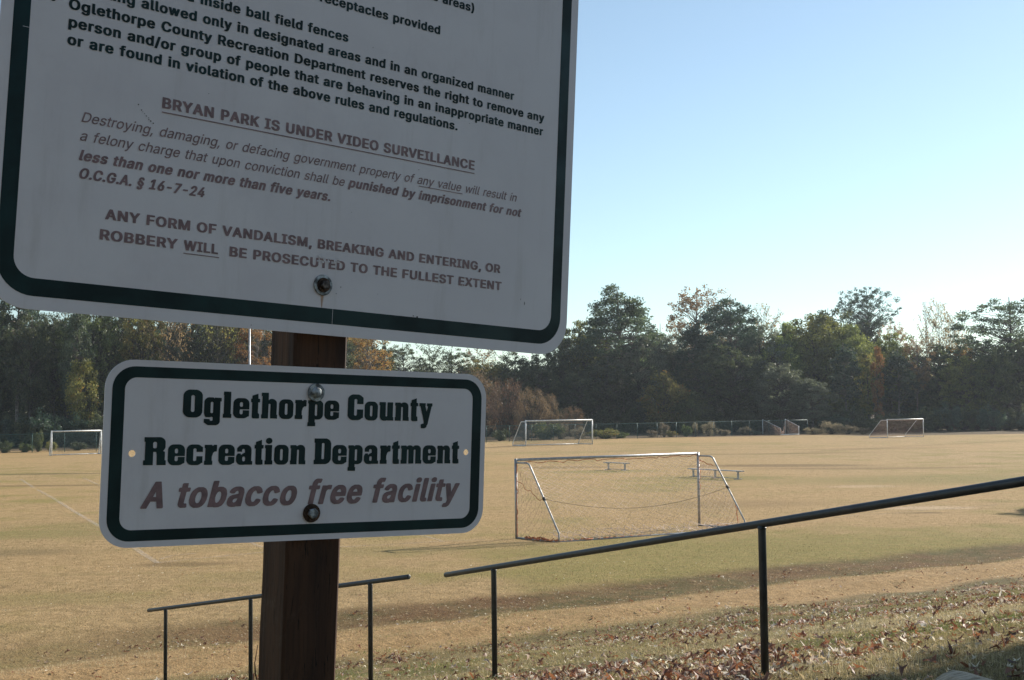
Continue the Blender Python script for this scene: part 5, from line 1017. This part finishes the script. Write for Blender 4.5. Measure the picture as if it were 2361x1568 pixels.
TR = {
 'pineA': gen(1, 22, 6.0, .30, 'cone', 240, 85, 1.0, .33, .62, .45, tr=.34, lift=.15),
 'pineB': gen(2, 20, 5.0, .28, 'dome', 230, 95, .95, .31, .7, .45, tr=.30, lift=.45),
 'pineC': gen(3, 18, 3.4, .30, 'cone', 120, 90, .85, .31, .65, .45, tr=.24, lift=.2),
 'umb': gen(4, 23, 4.6, .62, 'dome', 230, 42, .50, .25, .8, .45, tr=.24, lift=.7, curve=.12),
 'oakA': gen(5, 18, 6.5, .10, 'dome', 260, 100, 1.1, .33, .7, .65, tr=.35),
 'oakB': gen(6, 17, 5.2, .16, 'round', 180, 95, 1.0, .33, .65, .65, tr=.30),
 'oakC': gen(7, 19, 5.6, .20, 'dome', 170, 80, .95, .31, .7, .6, tr=.30, lift=.6),
 'shade': gen(19, 8.4, 4.0, .55, 'round', 170, 120, 1.2, .30, .7, .65, tr=.2),
 'airy': gen(8, 21, 7.5, .30, 'dome', 220, 66, .85, .29, .50, .6, tr=.34, lift=.35, curve=.25),
 'sparse': gen(9, 22, 4.6, .40, 'dome', 190, 30, .75, .30, .8, .6, tr=.26, lift=.8),
 'slim': gen(10, 14, 2.0, .16, 'col', 50, 85, .75, .30, .9, .6, tr=.14, lift=.6),
 'bareA': twiggy(11, 20, 3.0, 44, 3, .45, .26, .35),
 'bareB': twiggy(12, 18, 3.6, 50, 4, .5, .28, .30),
 'bushA': gen(13, 5, 3.0, .02, 'round', 60, 110, .8, .26, .8, .6, stems=5, tr=.06),
 'bushB': gen(14, 3.2, 2.2, .0, 'round', 40, 110, .6, .22, .8, .6, stems=5, tr=.04),
 'thicket': gen(15, 8, 4.2, .02, 'round', 130, 55, .8, .24, .95, .35, stems=7, tr=.07, twig=.03),
 'brush': gen(16, 2.4, 1.7, .0, 'round', 40, 90, .42, .20, 1.0, .22, stems=6, tr=.025),
 'underA': gen(17, 10, 4.0, .04, 'round', 90, 95, 1.1, .33, .8, .6, tr=.14),
 'underB': gen(18, 12, 3.2, .10, 'top', 70, 90, 1.0, .33, .7, .6, tr=.14),
}
KN = {'shade': 'oak_tree', 'pine': 'pine_tree', 'umb': 'pine_tree', 'oak': 'oak_tree', 'airy': 'oak_tree', 'sparse': 'autumn_tree', 'slim': 'young_tree', 'bare': 'bare_tree', 'bush': 'bush', 'thicket': 'thicket', 'brush': 'brush_clump', 'under': 'young_tree'}
CT = {'pine_tree': 'tree', 'oak_tree': 'tree', 'autumn_tree': 'tree', 'young_tree': 'tree', 'bare_tree': 'tree', 'bush': 'bush', 'thicket': 'bush', 'brush_clump': 'bush'}
_mm = {}
def tree(kind, leafk, px, top, D, rpx, label, group=None, rz=None, bark=None):
    tm, cm, H, R = TR[kind]
    X = at_depth(px, D); z0 = float(ground(X, D)); h = (hor(px)-top)/FPX*D+CZ-z0; r = rpx/FPX*D
    nm = next(v for k, v in KN.items() if kind.startswith(k))
    root = empty(nm, (X, D, z0), (0, 0, rz if rz is not None else (px*7.31+D*3.7) % 6.28)); root.scale = (r/R, r/R, h/H)
    tag(root, label, CT[nm], group)
    key = (kind, leafk)
    if key not in _mm:
        c2 = cm.copy(); c2.materials.clear(); c2.materials.append(LM[leafk]); t2 = tm.copy(); t2.materials.clear(); t2.materials.append(M_barkl if kind.startswith('pine') or kind == 'sparse' else M_bark); _mm[key] = (t2, c2)
    t2, c2 = _mm[key]
    obj('trunk' if CT[nm] == 'tree' else 'stems', t2, None, root); obj('crown' if CT[nm] == 'tree' else 'foliage', c2, None, root)
    return root
# --- trees one can tell apart on the right of the signs
HERO = [
 ('pineA', 'pinel', 1429, 656, 186, 108, 'tall straight pine with a spreading pointed crown, nearest the big sign'),
 ('oakB', 'olive', 1338, 729, 190, 58, 'light green broadleaf tree just right of the large sign corner'),
 ('oakC', 'dark', 1300, 762, 186, 48, 'dark leafy tree whose edge hides behind the large sign corner'),
 ('sparse', 'autumn', 1606, 650, 206, 68, 'pale orange half bare autumn tree rising behind the round dark pine'),
 ('pineB', 'pine', 1690, 680, 188, 82, 'big dark pine with a dense rounded top, middle of the skyline'),
 ('pineC', 'pine', 1600, 726, 184, 44, 'smaller dark pine in front of the pale orange autumn tree'),
 ('oakC', 'grey', 1752, 742, 186, 66, 'grey green leafy tree on the right flank of the rounded dark pine'),
 ('bareB', 'autumn', 1762, 706, 204, 40, 'thin nearly bare tree top peeping right of the rounded dark pine'),
 ('oakC', 'grey', 1525, 738, 196, 60, 'grey green tree filling the gap right of the tall pointed pine'),
 ('oakC', 'grey', 1468, 772, 182, 56, 'grey green leafy tree at the right foot of the tall pointed pine'),
 ('oakA', 'olive', 1872, 722, 188, 84, 'large domed olive green tree, broadest crown on the right skyline'),
 ('oakA', 'olive', 1950, 745, 187, 70, 'olive green domed tree below the lone tall pine'),
 ('oakA', 'olive', 1832, 738, 190, 58, 'left shoulder tree of the olive green dome on the right skyline'),
 ('oakB', 'dark', 2165, 786, 186, 60, 'dark leafy tree at the foot of the bare group'),
 ('oakB', 'olive', 2225, 815, 178, 50, 'olive tree low below the small orange red tree'),
 ('oakB', 'olive', 1808, 762, 184, 50, 'olive tree low on the left shoulder of the broad domed tree'),
 ('oakB', 'dark', 1908, 702, 204, 66, 'dark tree top showing over the back of the broad olive dome'),
 ('umb', 'pine', 1998, 654, 212, 62, 'lone tall pine with an open umbrella crown on a bare trunk'),
 ('oakB', 'dark', 1990, 735, 208, 45, 'dark leafy tree behind the trunk of the lone umbrella pine'),
 ('oakB', 'olive', 2050, 760, 190, 58, 'yellowish olive tree right of the lone umbrella pine'),
 ('sparse', 'autumn', 2066, 736, 206, 30, 'small pale autumn tree top just right of the lone umbrella pine'),
 ('slim', 'yellow', 1998, 800, 176, 24, 'slim yellow green tree left of and touching the orange one'),
 ('slim', 'orange', 2022, 786, 174, 15, 'slim orange and yellow tree standing bright before the olive trees'),
 ('pineC', 'pine', 1948, 782, 176, 40, 'dark young pine left of the slim orange tree'),
 ('pineC', 'pine', 2068, 798, 177, 40, 'dark young pine right of the slim orange tree'),
 ('bareA', 'autumn', 2136, 702, 190, 26, 'leftmost of the tall bare straight trees against the sky'),
 ('bareA', 'autumn', 2152, 712, 196, 22, 'thin bare tree second from the left in the bare group'),
 ('bareB', 'autumn', 2168, 698, 190, 34, 'tallest bare tree with rusty leaves in its forked top'),
 ('bareB', 'autumn', 2203, 722, 192, 32, 'rightmost bare tree with reddish leaf tips beside the big airy oak'),
 ('sparse', 'autumn', 2112, 772, 182, 34, 'half bare brownish tree at the foot of the bare group'),
 ('sparse', 'orange', 2218, 788, 184, 36, 'small orange red autumn tree in front of the bare group'),
 ('airy', 'pinel', 2322, 676, 184, 118, 'big airy oak with layered limbs cut by the right edge of the picture'),
 ('oakC', 'dark', 2270, 792, 180, 70, 'dark leafy tree beneath the big airy oak'),
 ('oakB', 'dark', 2350, 775, 178, 70, 'dark broad tree at the right edge under the airy oak'),
 ('oakB', 'brightg', 2290, 800, 176, 42, 'brighter green tree low in front of the airy oak'),
 ('oakB', 'grey', 1800, 830, 172, 60, 'low grey green tree bulging forward below the domed olive tree'),
 ('oakB', 'grey', 1870, 868, 168, 42, 'lowest grey green tree above the collapsed goal'),
 ('oakC', 'dark', 1700, 790, 178, 70, 'dark leafy tree beneath the rounded dark pine'),
 ('oakC', 'dark', 1400, 820, 178, 60, 'dark leafy tree low left of the pointed pine trunk'),
 ('underA', 'yellow', 1530, 862, 172, 52, 'yellow green young tree glowing right of the pointed pine trunk'),
 ('underA', 'brightg', 1590, 905, 170, 34, 'small bright green tree low beside the yellow green one'),
 ('oakC', 'dark', 1620, 800, 182, 60, 'dark tree behind the small yellow green trees'),
]
for a in HERO:
    a = list(a); a[5] *= 1.1
    tree(*a)
# --- gap between the two signs and the wood at the left
MIDL = [
 ('sparse', 'orange', 846, 745, 176, 52, 'orange autumn tree right of the wooden post in the gap between the signs'),
 ('oakB', 'yellow', 800, 735, 182, 46, 'yellow green tree touching the right side of the wooden post'),
 ('airy', 'dark', 930, 800, 186, 62, 'airy dark tree in the gap between the signs, right of the orange tree'),
 ('bareB', 'dark', 990, 792, 190, 45, 'twiggy tree with sky behind it over the small sign'),
 ('airy', 'dark', 1045, 812, 184, 62, 'airy dark tree above the right half of the small sign'),
 ('bareB', 'autumn', 1100, 800, 188, 45, 'twiggy brown tree above the right end of the small sign'),
 ('oakC', 'yellow', 1120, 838, 180, 46, 'yellowish tree just right of the upper corner of the small sign'),
 ('oakC', 'dark', 1185, 818, 180, 52, 'dark tree below the large sign, left of the tall trees'),
 ('bareA', 'dark', 1160, 800, 184, 34, 'thin bare trunked tree under the corner of the large sign'),
 ('oakC', 'dark', 1238, 812, 182, 52, 'dark ragged tree under the rounded corner of the large sign'),
 ('bareB', 'dark', 1280, 800, 186, 38, 'open twiggy tree with sky showing, beside the large sign corner'),
 ('oakC', 'dark', 1335, 850, 176, 46, 'dark low tree above the white goal'),
 ('sparse', 'orange', 590, 772, 156, 46, 'yellow and orange tree left of the wooden post in the gap between the signs'),
 ('oakC', 'brightg', 215, 700, 150, 60, 'green leafy tree under the large sign at the left'),
 ('pineC', 'pinel', 40, 640, 150, 60, 'dark pine at the left edge under the large sign'),
 ('airy', 'dark', 120, 735, 152, 62, 'airy dark tree with sky glints at the left under the large sign'),
 ('bareB', 'dark', 150, 690, 156, 45, 'twiggy tree letting the sky through at the far left'),
 ('oakC', 'yellow', 330, 705, 154, 54, 'yellowish leafy tree above the left end of the small sign'),
 ('oakC', 'dark', 270, 690, 156, 54, 'dark leafy tree left of the small sign'),
 ('bareB', 'autumn', 385, 690, 150, 42, 'pale limbed twiggy tree above the small sign'),
 ('oakC', 'dark', 440, 715, 156, 54, 'dark leafy tree above the small sign left of the metal pole'),
 ('bareB', 'yellow', 500, 700, 154, 42, 'twiggy yellowish tree close left of the metal pole'),
 ('oakB', 'yellow', 545, 735, 160, 44, 'yellow green tree behind the metal pole'),
 ('oakC', 'dark', -30, 690, 148, 60, 'dark tree cut by the left edge of the picture'),
 ('oakC', 'dark', 70, 760, 146, 50, 'dark leafy tree low at the left behind the fence'),
 ('underB', 'yellow', 190, 830, 142, 34, 'yellow leaved young tree in the dark wood left of the small sign'),
 ('pineC', 'pinel', 178, 700, 144, 34, 'slender dark trunked pine left of the small sign'),
 ('oakC', 'yellow', 660, 740, 164, 56, 'yellowish tree mostly hidden behind the wooden post'),
 ('oakC', 'dark', 740, 745, 172, 56, 'dark tree mostly hidden behind the wooden post'),
]
for a in MIDL:
    a = list(a)
    if 900 < a[2] < 1300: a[3] -= 14
    if a[2] < 760: a[3] -= 45 if a[2] > 260 or a[2] < 100 else 15
    a[5] *= 1.12
    tree(*a)
# --- second and third rows of the wood, nothing tells these apart
rs = np.random.RandomState(21)
def skyline(px):
    return float(np.interp(px, [-200, 0, 560, 640, 860, 900, 1290, 1330, 1400, 1560, 1640, 1760, 1790, 1900, 2000, 2090, 2120, 2230, 2260, 2600], [670, 680, 690, 700, 730, 812, 812, 770, 730, 755, 725, 745, 785, 745, 765, 790, 830, 830, 765, 725]))
for row, (add, dn, step) in enumerate(((212, 18, 44), (196, 46, 40))):
    px = -120
    while px < 2560:
        D = add-(36 if px < 560 else 36-36*(px-560)/500 if px < 1060 else 0)*.9
        kd = ['oakC', 'oakB', 'pineB', 'underB'][rs.randint(3)]; lf = ['dark', 'dark', 'pine', 'grey'][rs.randint(4)]
        tree(kd, lf, px+rs.randn()*8, skyline(px)+dn+rs.rand()*30, D+rs.randn()*3, 46+rs.rand()*16, 'indistinct tree deep in the dark wood behind the front trees', 'trees deep in the wood')
        px += step
px = -60; k = 0
while px < 2450:
    D = (158 if px < 500 else 158+34*(px-500)/500 if px < 1000 else 194)+rs.randn()*3
    tree(['underA', 'underB'][rs.randint(2)], ['dark', 'dark', 'grey', 'dark', 'olive', 'dark'][rs.randint(6)], px, 850+rs.rand()*60, D, 34+rs.rand()*14, 'indistinct young tree in the shaded undergrowth at the foot of the wood', 'undergrowth trees')
    px += 34; k += 1
px = -60
while px < 2450:
    D = (128 if px < 500 else 128+32*(px-500)/500 if px < 1000 else 162+ (0 if px < 1900 else -6))+rs.randn()*2
    D += 12
    tree('bushA', ['dark', 'dark', 'dark', 'pine'][rs.randint(4)], px, 925+rs.rand()*40, D, 30+rs.rand()*10, 'dark bush in the shade at the edge of the wood', 'dark bushes at the wood edge')
    px += 33
# --- brush near the fence
NEAR = [
 ('thicket', 'brown', 1165, 868, 158, 52, 'tall brown leafless thicket right of the small sign'),
 ('thicket', 'brown', 1225, 890, 154, 46, 'rust brown thicket behind the left end of the white goal'),
 ('thicket', 'brown', 1262, 905, 156, 34, 'outer rusty shoulder of the brown thicket behind the white goal'),
 ('thicket', 'brown', 1318, 935, 158, 30, 'small rusty thicket right of the big brown thicket'),
 ('thicket', 'brown', 1110, 850, 162, 52, 'brown thicket peeping from behind the right end of the small sign'),
 ('bushB', 'brightg', 1256, 966, 146.5, 40, 'pale green bush seen through the net of the white goal'),
 ('bushB', 'tan', 1212, 985, 144.5, 16, 'tan brush at the left post of the white goal'),
 ('brush', 'tan', 1290, 975, 147, 22, 'tan brush clump seen through the middle of the white goal net'),
 ('brush', 'tan', 1330, 983, 148, 18, 'tan brush clump at the right post of the white goal'),
 ('bushB', 'yellow', 1392, 985, 148.5, 34, 'yellow green low bush right of the white goal'),
 ('bushB', 'brightg', 1423, 994, 149.5, 24, 'low green bush at the right end of the yellow green one'),
 ('brush', 'tan', 1528, 972, 153, 13, 'upright tan grass clump by the fence, left of the green sprig'),
 ('bushB', 'yellow', 1545, 990, 152, 13, 'tiny yellow bush at the foot of the fence'),
 ('bushB', 'brightg', 1580, 975, 154.5, 11, 'narrow green sprig by the fence between two tan clumps'),
 ('brush', 'tan', 1600, 972, 155.5, 7, 'slim tan stalks right of the narrow green sprig'),
 ('brush', 'tan', 1630, 970, 156, 18, 'largest pale tan clump by the fence'),
 ('bushB', 'tan', 1668, 987, 157, 14, 'low tan mound by the fence right of the largest clump'),
 ('bushB', 'tan', 1712, 981, 159, 16, 'tan mound left of the collapsed goal'),
 ('bushB', 'grey', 1740, 990, 159, 12, 'grey green tuft beside the collapsed goal'),
 ('brush', 'tan', 1500, 990, 151, 14, 'low dry brush at the fence in the middle distance'),
 ('brush', 'tan', 1870, 985, 160, 24, 'dry grey brush right of the collapsed goal'),
 ('brush', 'tan', 1912, 970, 160, 26, 'tallest dry grey brush between the two far right goals'),
 ('brush', 'tan', 1950, 978, 158, 24, 'dry brush next left of the far right goal'),
 ('brush', 'tan', 1985, 985, 157, 20, 'dry brush touching the net of the far right goal'),
 ('bushB', 'dark', 1150, 985, 142.5, 20, 'dark bush at the right edge of the small sign'),
 ('bushB', 'brightg', 88, 985, 124.5, 12, 'bright green upright shrub left of the small left goal'),
 ('bushB', 'yellow', 118, 1012, 124, 12, 'low green shrub touching the small left goal'),
 ('bushB', 'brightg', 60, 1018, 123, 16, 'low green shrub at the fence near the left edge'),
 ('bushB', 'dark', 10, 1012, 122, 20, 'dark low shrub at the left edge by the fence'),
 ('bushB', 'dark', 180, 1015, 127, 18, 'dark shrub seen through the small left goal'),
]
for a in NEAR: tree(*a)
# --- trees outside the picture whose shade reaches into it
def off_tree(kind, leafk, X, Y, h, r, label):
    tm, cm, H, R = TR[kind]; root = empty('oak_tree', (X, Y, float(ground(X, Y))), (0, 0, 1.3)); root.scale = (r/R, r/R, h/H)
    tag(root, label, 'tree'); key = (kind, leafk)
    if key not in _mm:
        c2 = cm.copy(); c2.materials.clear(); c2.materials.append(LM[leafk]); t2 = tm.copy(); t2.materials.clear(); t2.materials.append(M_bark); _mm[key] = (t2, c2)
    obj('trunk', _mm[key][0], None, root); obj('crown', _mm[key][1], None, root)
off_tree('oakB', 'dark', 30.5, 52.5, 8.2, 2.2, 'leafy tree standing just off the right side of the field')

SKY_BLOCK = [(-16, -12, 12, 6), (2, -17, 13, 7), (0, 0, 0, 0), (0, 0, 0, 0), (26, -14, 13, 7), (-8, -28, 15, 8), (0, 0, 0, 0), (14, -28, 15, 8), (0, 0, 0, 0), (0, 0, 0, 0)]  # unseen oaks added behind the eye to cut sky light on the signs
for (x, y, h, r), wh in zip(SKY_BLOCK, ('just left behind', 'straight behind', 'just right behind', 'left of', 'far right behind', 'in the second row straight behind', 'far left behind', 'in the second row right behind', '', 'far right of')):
    if h: off_tree('oakA', 'dark', x, y, h, r, 'added unseen oak blocking sky light, on the bank %s the viewer' % wh)

off_tree('shade', 'brown', 14.7, 12.9, 8.4, 4.0, 'broad oak with brown leaves just outside the right side of the picture')
# ------------------------------------------------------------------ grass blades and fallen leaves
rs = np.random.RandomState(77)
def vis_points(n, y0, y1, pw=1.0, tmax=1e9, tmin=-1e9):
    """ground points spread over the visible wedge, denser close by"""
    q = rs.rand(n); y = y0*(y1/y0)**(q**pw) if pw else y0+(y1-y0)*q
    x = (rs.rand(n)*1.04-.52)*y*PW/FPX*1.06
    t = tcoord(x, y); k = (t < tmax) & (t > tmin)
    x, y = x[k], y[k]; z = ground(x, y)
    return x, y, z
def vnoise(x, y, sc, seed):
    r = np.random.RandomState(seed); v = np.zeros_like(x)
    for k in range(9):
        a = r.rand()*6.28; f = sc*(.6+1.3*r.rand()); v += np.sin(x*math.cos(a)*f+y*math.sin(a)*f+r.rand()*6.28)
    return v/3.
def blades(n, y0, y1, h, wd, pw, tmax=1e9, tmin=-1e9, dens=None):
    x, y, z = vis_points(n, y0, y1, pw, tmax, tmin)
    if dens is not None:
        k = rs.rand(len(x)) < dens(x, y); x, y, z = x[k], y[k], z[k]
    n = len(x); a = rs.rand(n)*6.28; ln = h*(.45+1.0*rs.rand(n)**1.5); lean = rs.rand(n)*1.3; la = rs.rand(n)*6.28
    sc = np.clip(y/14., .8, 2.6); w_ = wd*sc
    dx, dy = np.cos(a)*w_/2, np.sin(a)*w_/2
    tip = np.stack([x+np.cos(la)*ln*np.sin(lean), y+np.sin(la)*ln*np.sin(lean), z+ln*np.cos(lean)+.004], 1)
    V = np.stack([np.stack([x-dx, y-dy, z-.004], 1), np.stack([x+dx, y+dy, z-.004], 1), tip], 1).reshape(-1, 3)
    g_ = .5+.35*vnoise(x, y, .8, 5)+.25*rs.randn(n)
    g_ = np.where(vnoise(x, y, 1.6, 61) > 1.0, g_-.5, g_); return V, np.clip(g_, 0, 1)
tt = lambda x, y: tcoord(x, y)
def dens_slope(x, y):
    t = tcoord(x, y); s = scoord(x, y)
    d = np.where(t > 18.6, .45, 1.0); bare = vnoise(x, y, 1.1, 12) > .75
    return np.where(bare, .18*d, d)
V1, g1 = blades(330000, 5.5, 24, .042, .0042, .85, tmax=20.8, dens=dens_slope)
V2, g2 = blades(260000, 17, 95, .032, .0042, .9, tmin=20.0, dens=lambda x, y: np.clip((95-y)/70, 0, 1))
def mk_grass(name, V, var, mat):
    o = obj(name, mesh(name, V, np.arange(len(V)).reshape(-1, 3), False, var), mat); return o
M_bl = leaf_mat('grass_blades', (.10, .15, .025), (.33, .26, .11), .35, .03, (.66, .54, .33))
M_bf = leaf_mat('dry_grass_blades', (.20, .17, .06), (.42, .295, .135), .28, .02, (.54, .40, .21))
o = mk_grass('grass', V1, g1, M_bl); tag(o, 'short green and straw coloured grass on the near bank', 'grass', kind='stuff')
o = mk_grass('dry_grass', V2, g2, M_bf); tag(o, 'short dry straw coloured grass of the playing field', 'grass', kind='stuff')
# leaf litter
def lobed(seed):
    r = np.random.RandomState(seed); P = []
    n = 11
    for i in range(n):
        a = math.pi*2*i/n; rr_ = (.5 if i % 2 == 0 else .24)*(1+.25*r.randn()*.6)
        P.append((rr_*math.cos(a)*1.15, rr_*math.sin(a)*.8))
    return np.array(P)
def leaf_layer(x, y, z, size, seed):
    r = np.random.RandomState(seed); n = len(x); sh = [lobed(k) for k in range(6)]; m = 11
    base = np.stack([sh[i % 6] for i in r.randint(0, 6, n)])           # n, m, 2
    s = size*(.4+.8*r.rand(n)**1.5)
    u = base[:, :, 0]; v = base[:, :, 1]
    c1, c2 = r.randn(n)*.8, np.abs(r.randn(n))*1.2
    zc = c1[:, None]*u*u+c2[:, None]*v*v+.35*r.randn(n)[:, None]*u*v+r.randn(n, m)*.05
    P = np.stack([u, v, zc], 2); P = np.concatenate([P, np.zeros((n, 1, 3))], 1)*s[:, None, None]
    yaw = r.rand(n)*6.28; ti = np.minimum(np.abs(r.randn(n))*.34, 1.0); tz = r.rand(n)*6.28
    cy, sy = np.cos(yaw), np.sin(yaw)
    X = P[:, :, 0]*cy[:, None]-P[:, :, 1]*sy[:, None]; Y = P[:, :, 0]*sy[:, None]+P[:, :, 1]*cy[:, None]; Z = P[:, :, 2]
    ax, ay = np.cos(tz)[:, None], np.sin(tz)[:, None]; d = X*ax+Y*ay; e = -X*ay+Y*ax
    d2 = d*np.cos(ti)[:, None]-Z*np.sin(ti)[:, None]; Z2 = d*np.sin(ti)[:, None]+Z*np.cos(ti)[:, None]
    X = d2*ax-e*ay; Y = d2*ay+e*ax; Z2 = Z2-Z2.min(1, keepdims=True)
    V = np.stack([X+x[:, None], Y+y[:, None], Z2+z[:, None]+.006+.012*r.rand(n)[:, None]], 2).reshape(-1, 3)
    f = np.array([[m, i, (i+1) % m] for i in range(m)]); F = (np.arange(n)[:, None, None]*(m+1)+f[None]).reshape(-1, 3)
    return V, F, np.repeat(r.rand(n), m)
def leaf_density(x, y):
    t = tcoord(x, y); s = scoord(x, y)
    nz = vnoise(x, y, .9, 31); nz2 = vnoise(x, y, 2.6, 32)
    wob = .35*vnoise(x, y, .5, 33)
    band = 1.5*np.exp(-((t-17.3+wob)/.5)**2)*np.clip(1.0-.015*(s-10), .3, 1)
    right = np.clip((s-8.5)/3.0, 0, 1)*np.exp(-((t-12.5)/6.0)**2)*1.35*np.where(t < 17.6, 1, .35)
    near = np.clip((10.2-t+wob)/1.2, 0, 1)*np.clip((s-3.0)/2.0, 0, 1)
    d = .75*band+1.25*right*np.clip(.45+.8*nz, .05, 1.4)+1.1*near*np.clip(.40+.8*nz, .03, 1.2)
    d = d*np.clip(.6+.6*nz2, .12, 1.3)
    d = d+.5*np.exp(-((s-5.5)/1.6)**2-((t-21.5)/.45)**2)+np.where(t < 20.5, .06, 0)+.10*np.exp(-((t-21.8)/1.0)**2)+np.where(t > 23, .004, 0)
    return np.clip(d, 0, 1)
x, y, z = vis_points(60000, 5.6, 30, .95)
k = rs.rand(len(x)) < leaf_density(x, y)*.74; x, y, z = x[k], y[k], z[k]
V, F, var = leaf_layer(x, y, z, .088, 5)
M_lit = leaf_mat('fallen_leaves', (.085, .030, .014), (.27, .105, .040), .45, .05, (.90, .82, .68))
o = obj('fallen_leaves', mesh('fallen_leaves', V, F, False, var), M_lit); tag(o, 'brown, red and pale fallen oak leaves drifted along the bank', 'leaves', kind='stuff')
# small pale shreds and straw among the leaves
x, y, z = vis_points(170000, 5.6, 32, .95)
k = rs.rand(len(x)) < np.clip(leaf_density(x, y)*.5+.05+.22*np.exp(-((tcoord(x, y)-21.9)/.8)**2)*(scoord(x, y) > 7), 0, 1); x, y, z = x[k], y[k], z[k]
V, F, var = leaf_layer(x, y, z, .045, 8)
M_shr = leaf_mat('leaf_shreds', (.20, .10, .05), (.46, .33, .19), .45, .04, (.88, .80, .66))
o = obj('leaf_shreds', mesh('leaf_shreds', V, F, False, var), M_shr); tag(o, 'small pale shreds of leaf and straw scattered over the grass', 'leaves', kind='stuff')
# ------------------------------------------------------------------ air
HAZE = 0.00020
if HAZE:
    mb = MB(); mb.box((0, 150, 14), (420, 420, 36)); 
    m = bpy.data.materials.new('haze'); m.use_nodes = True; nt = m.node_tree; nt.nodes.clear(); out = nt.nodes.new('ShaderNodeOutputMaterial')
    pv = nt.nodes.new('ShaderNodeVolumePrincipled'); pv.inputs['Density'].default_value = HAZE; pv.inputs['Color'].default_value = (.78, .86, .95, 1); pv.inputs['Anisotropy'].default_value = .3
    nt.links.new(pv.outputs[0], out.inputs['Volume'])
    hz_ = mb.build('haze', m); tag(hz_, kind='stuff')
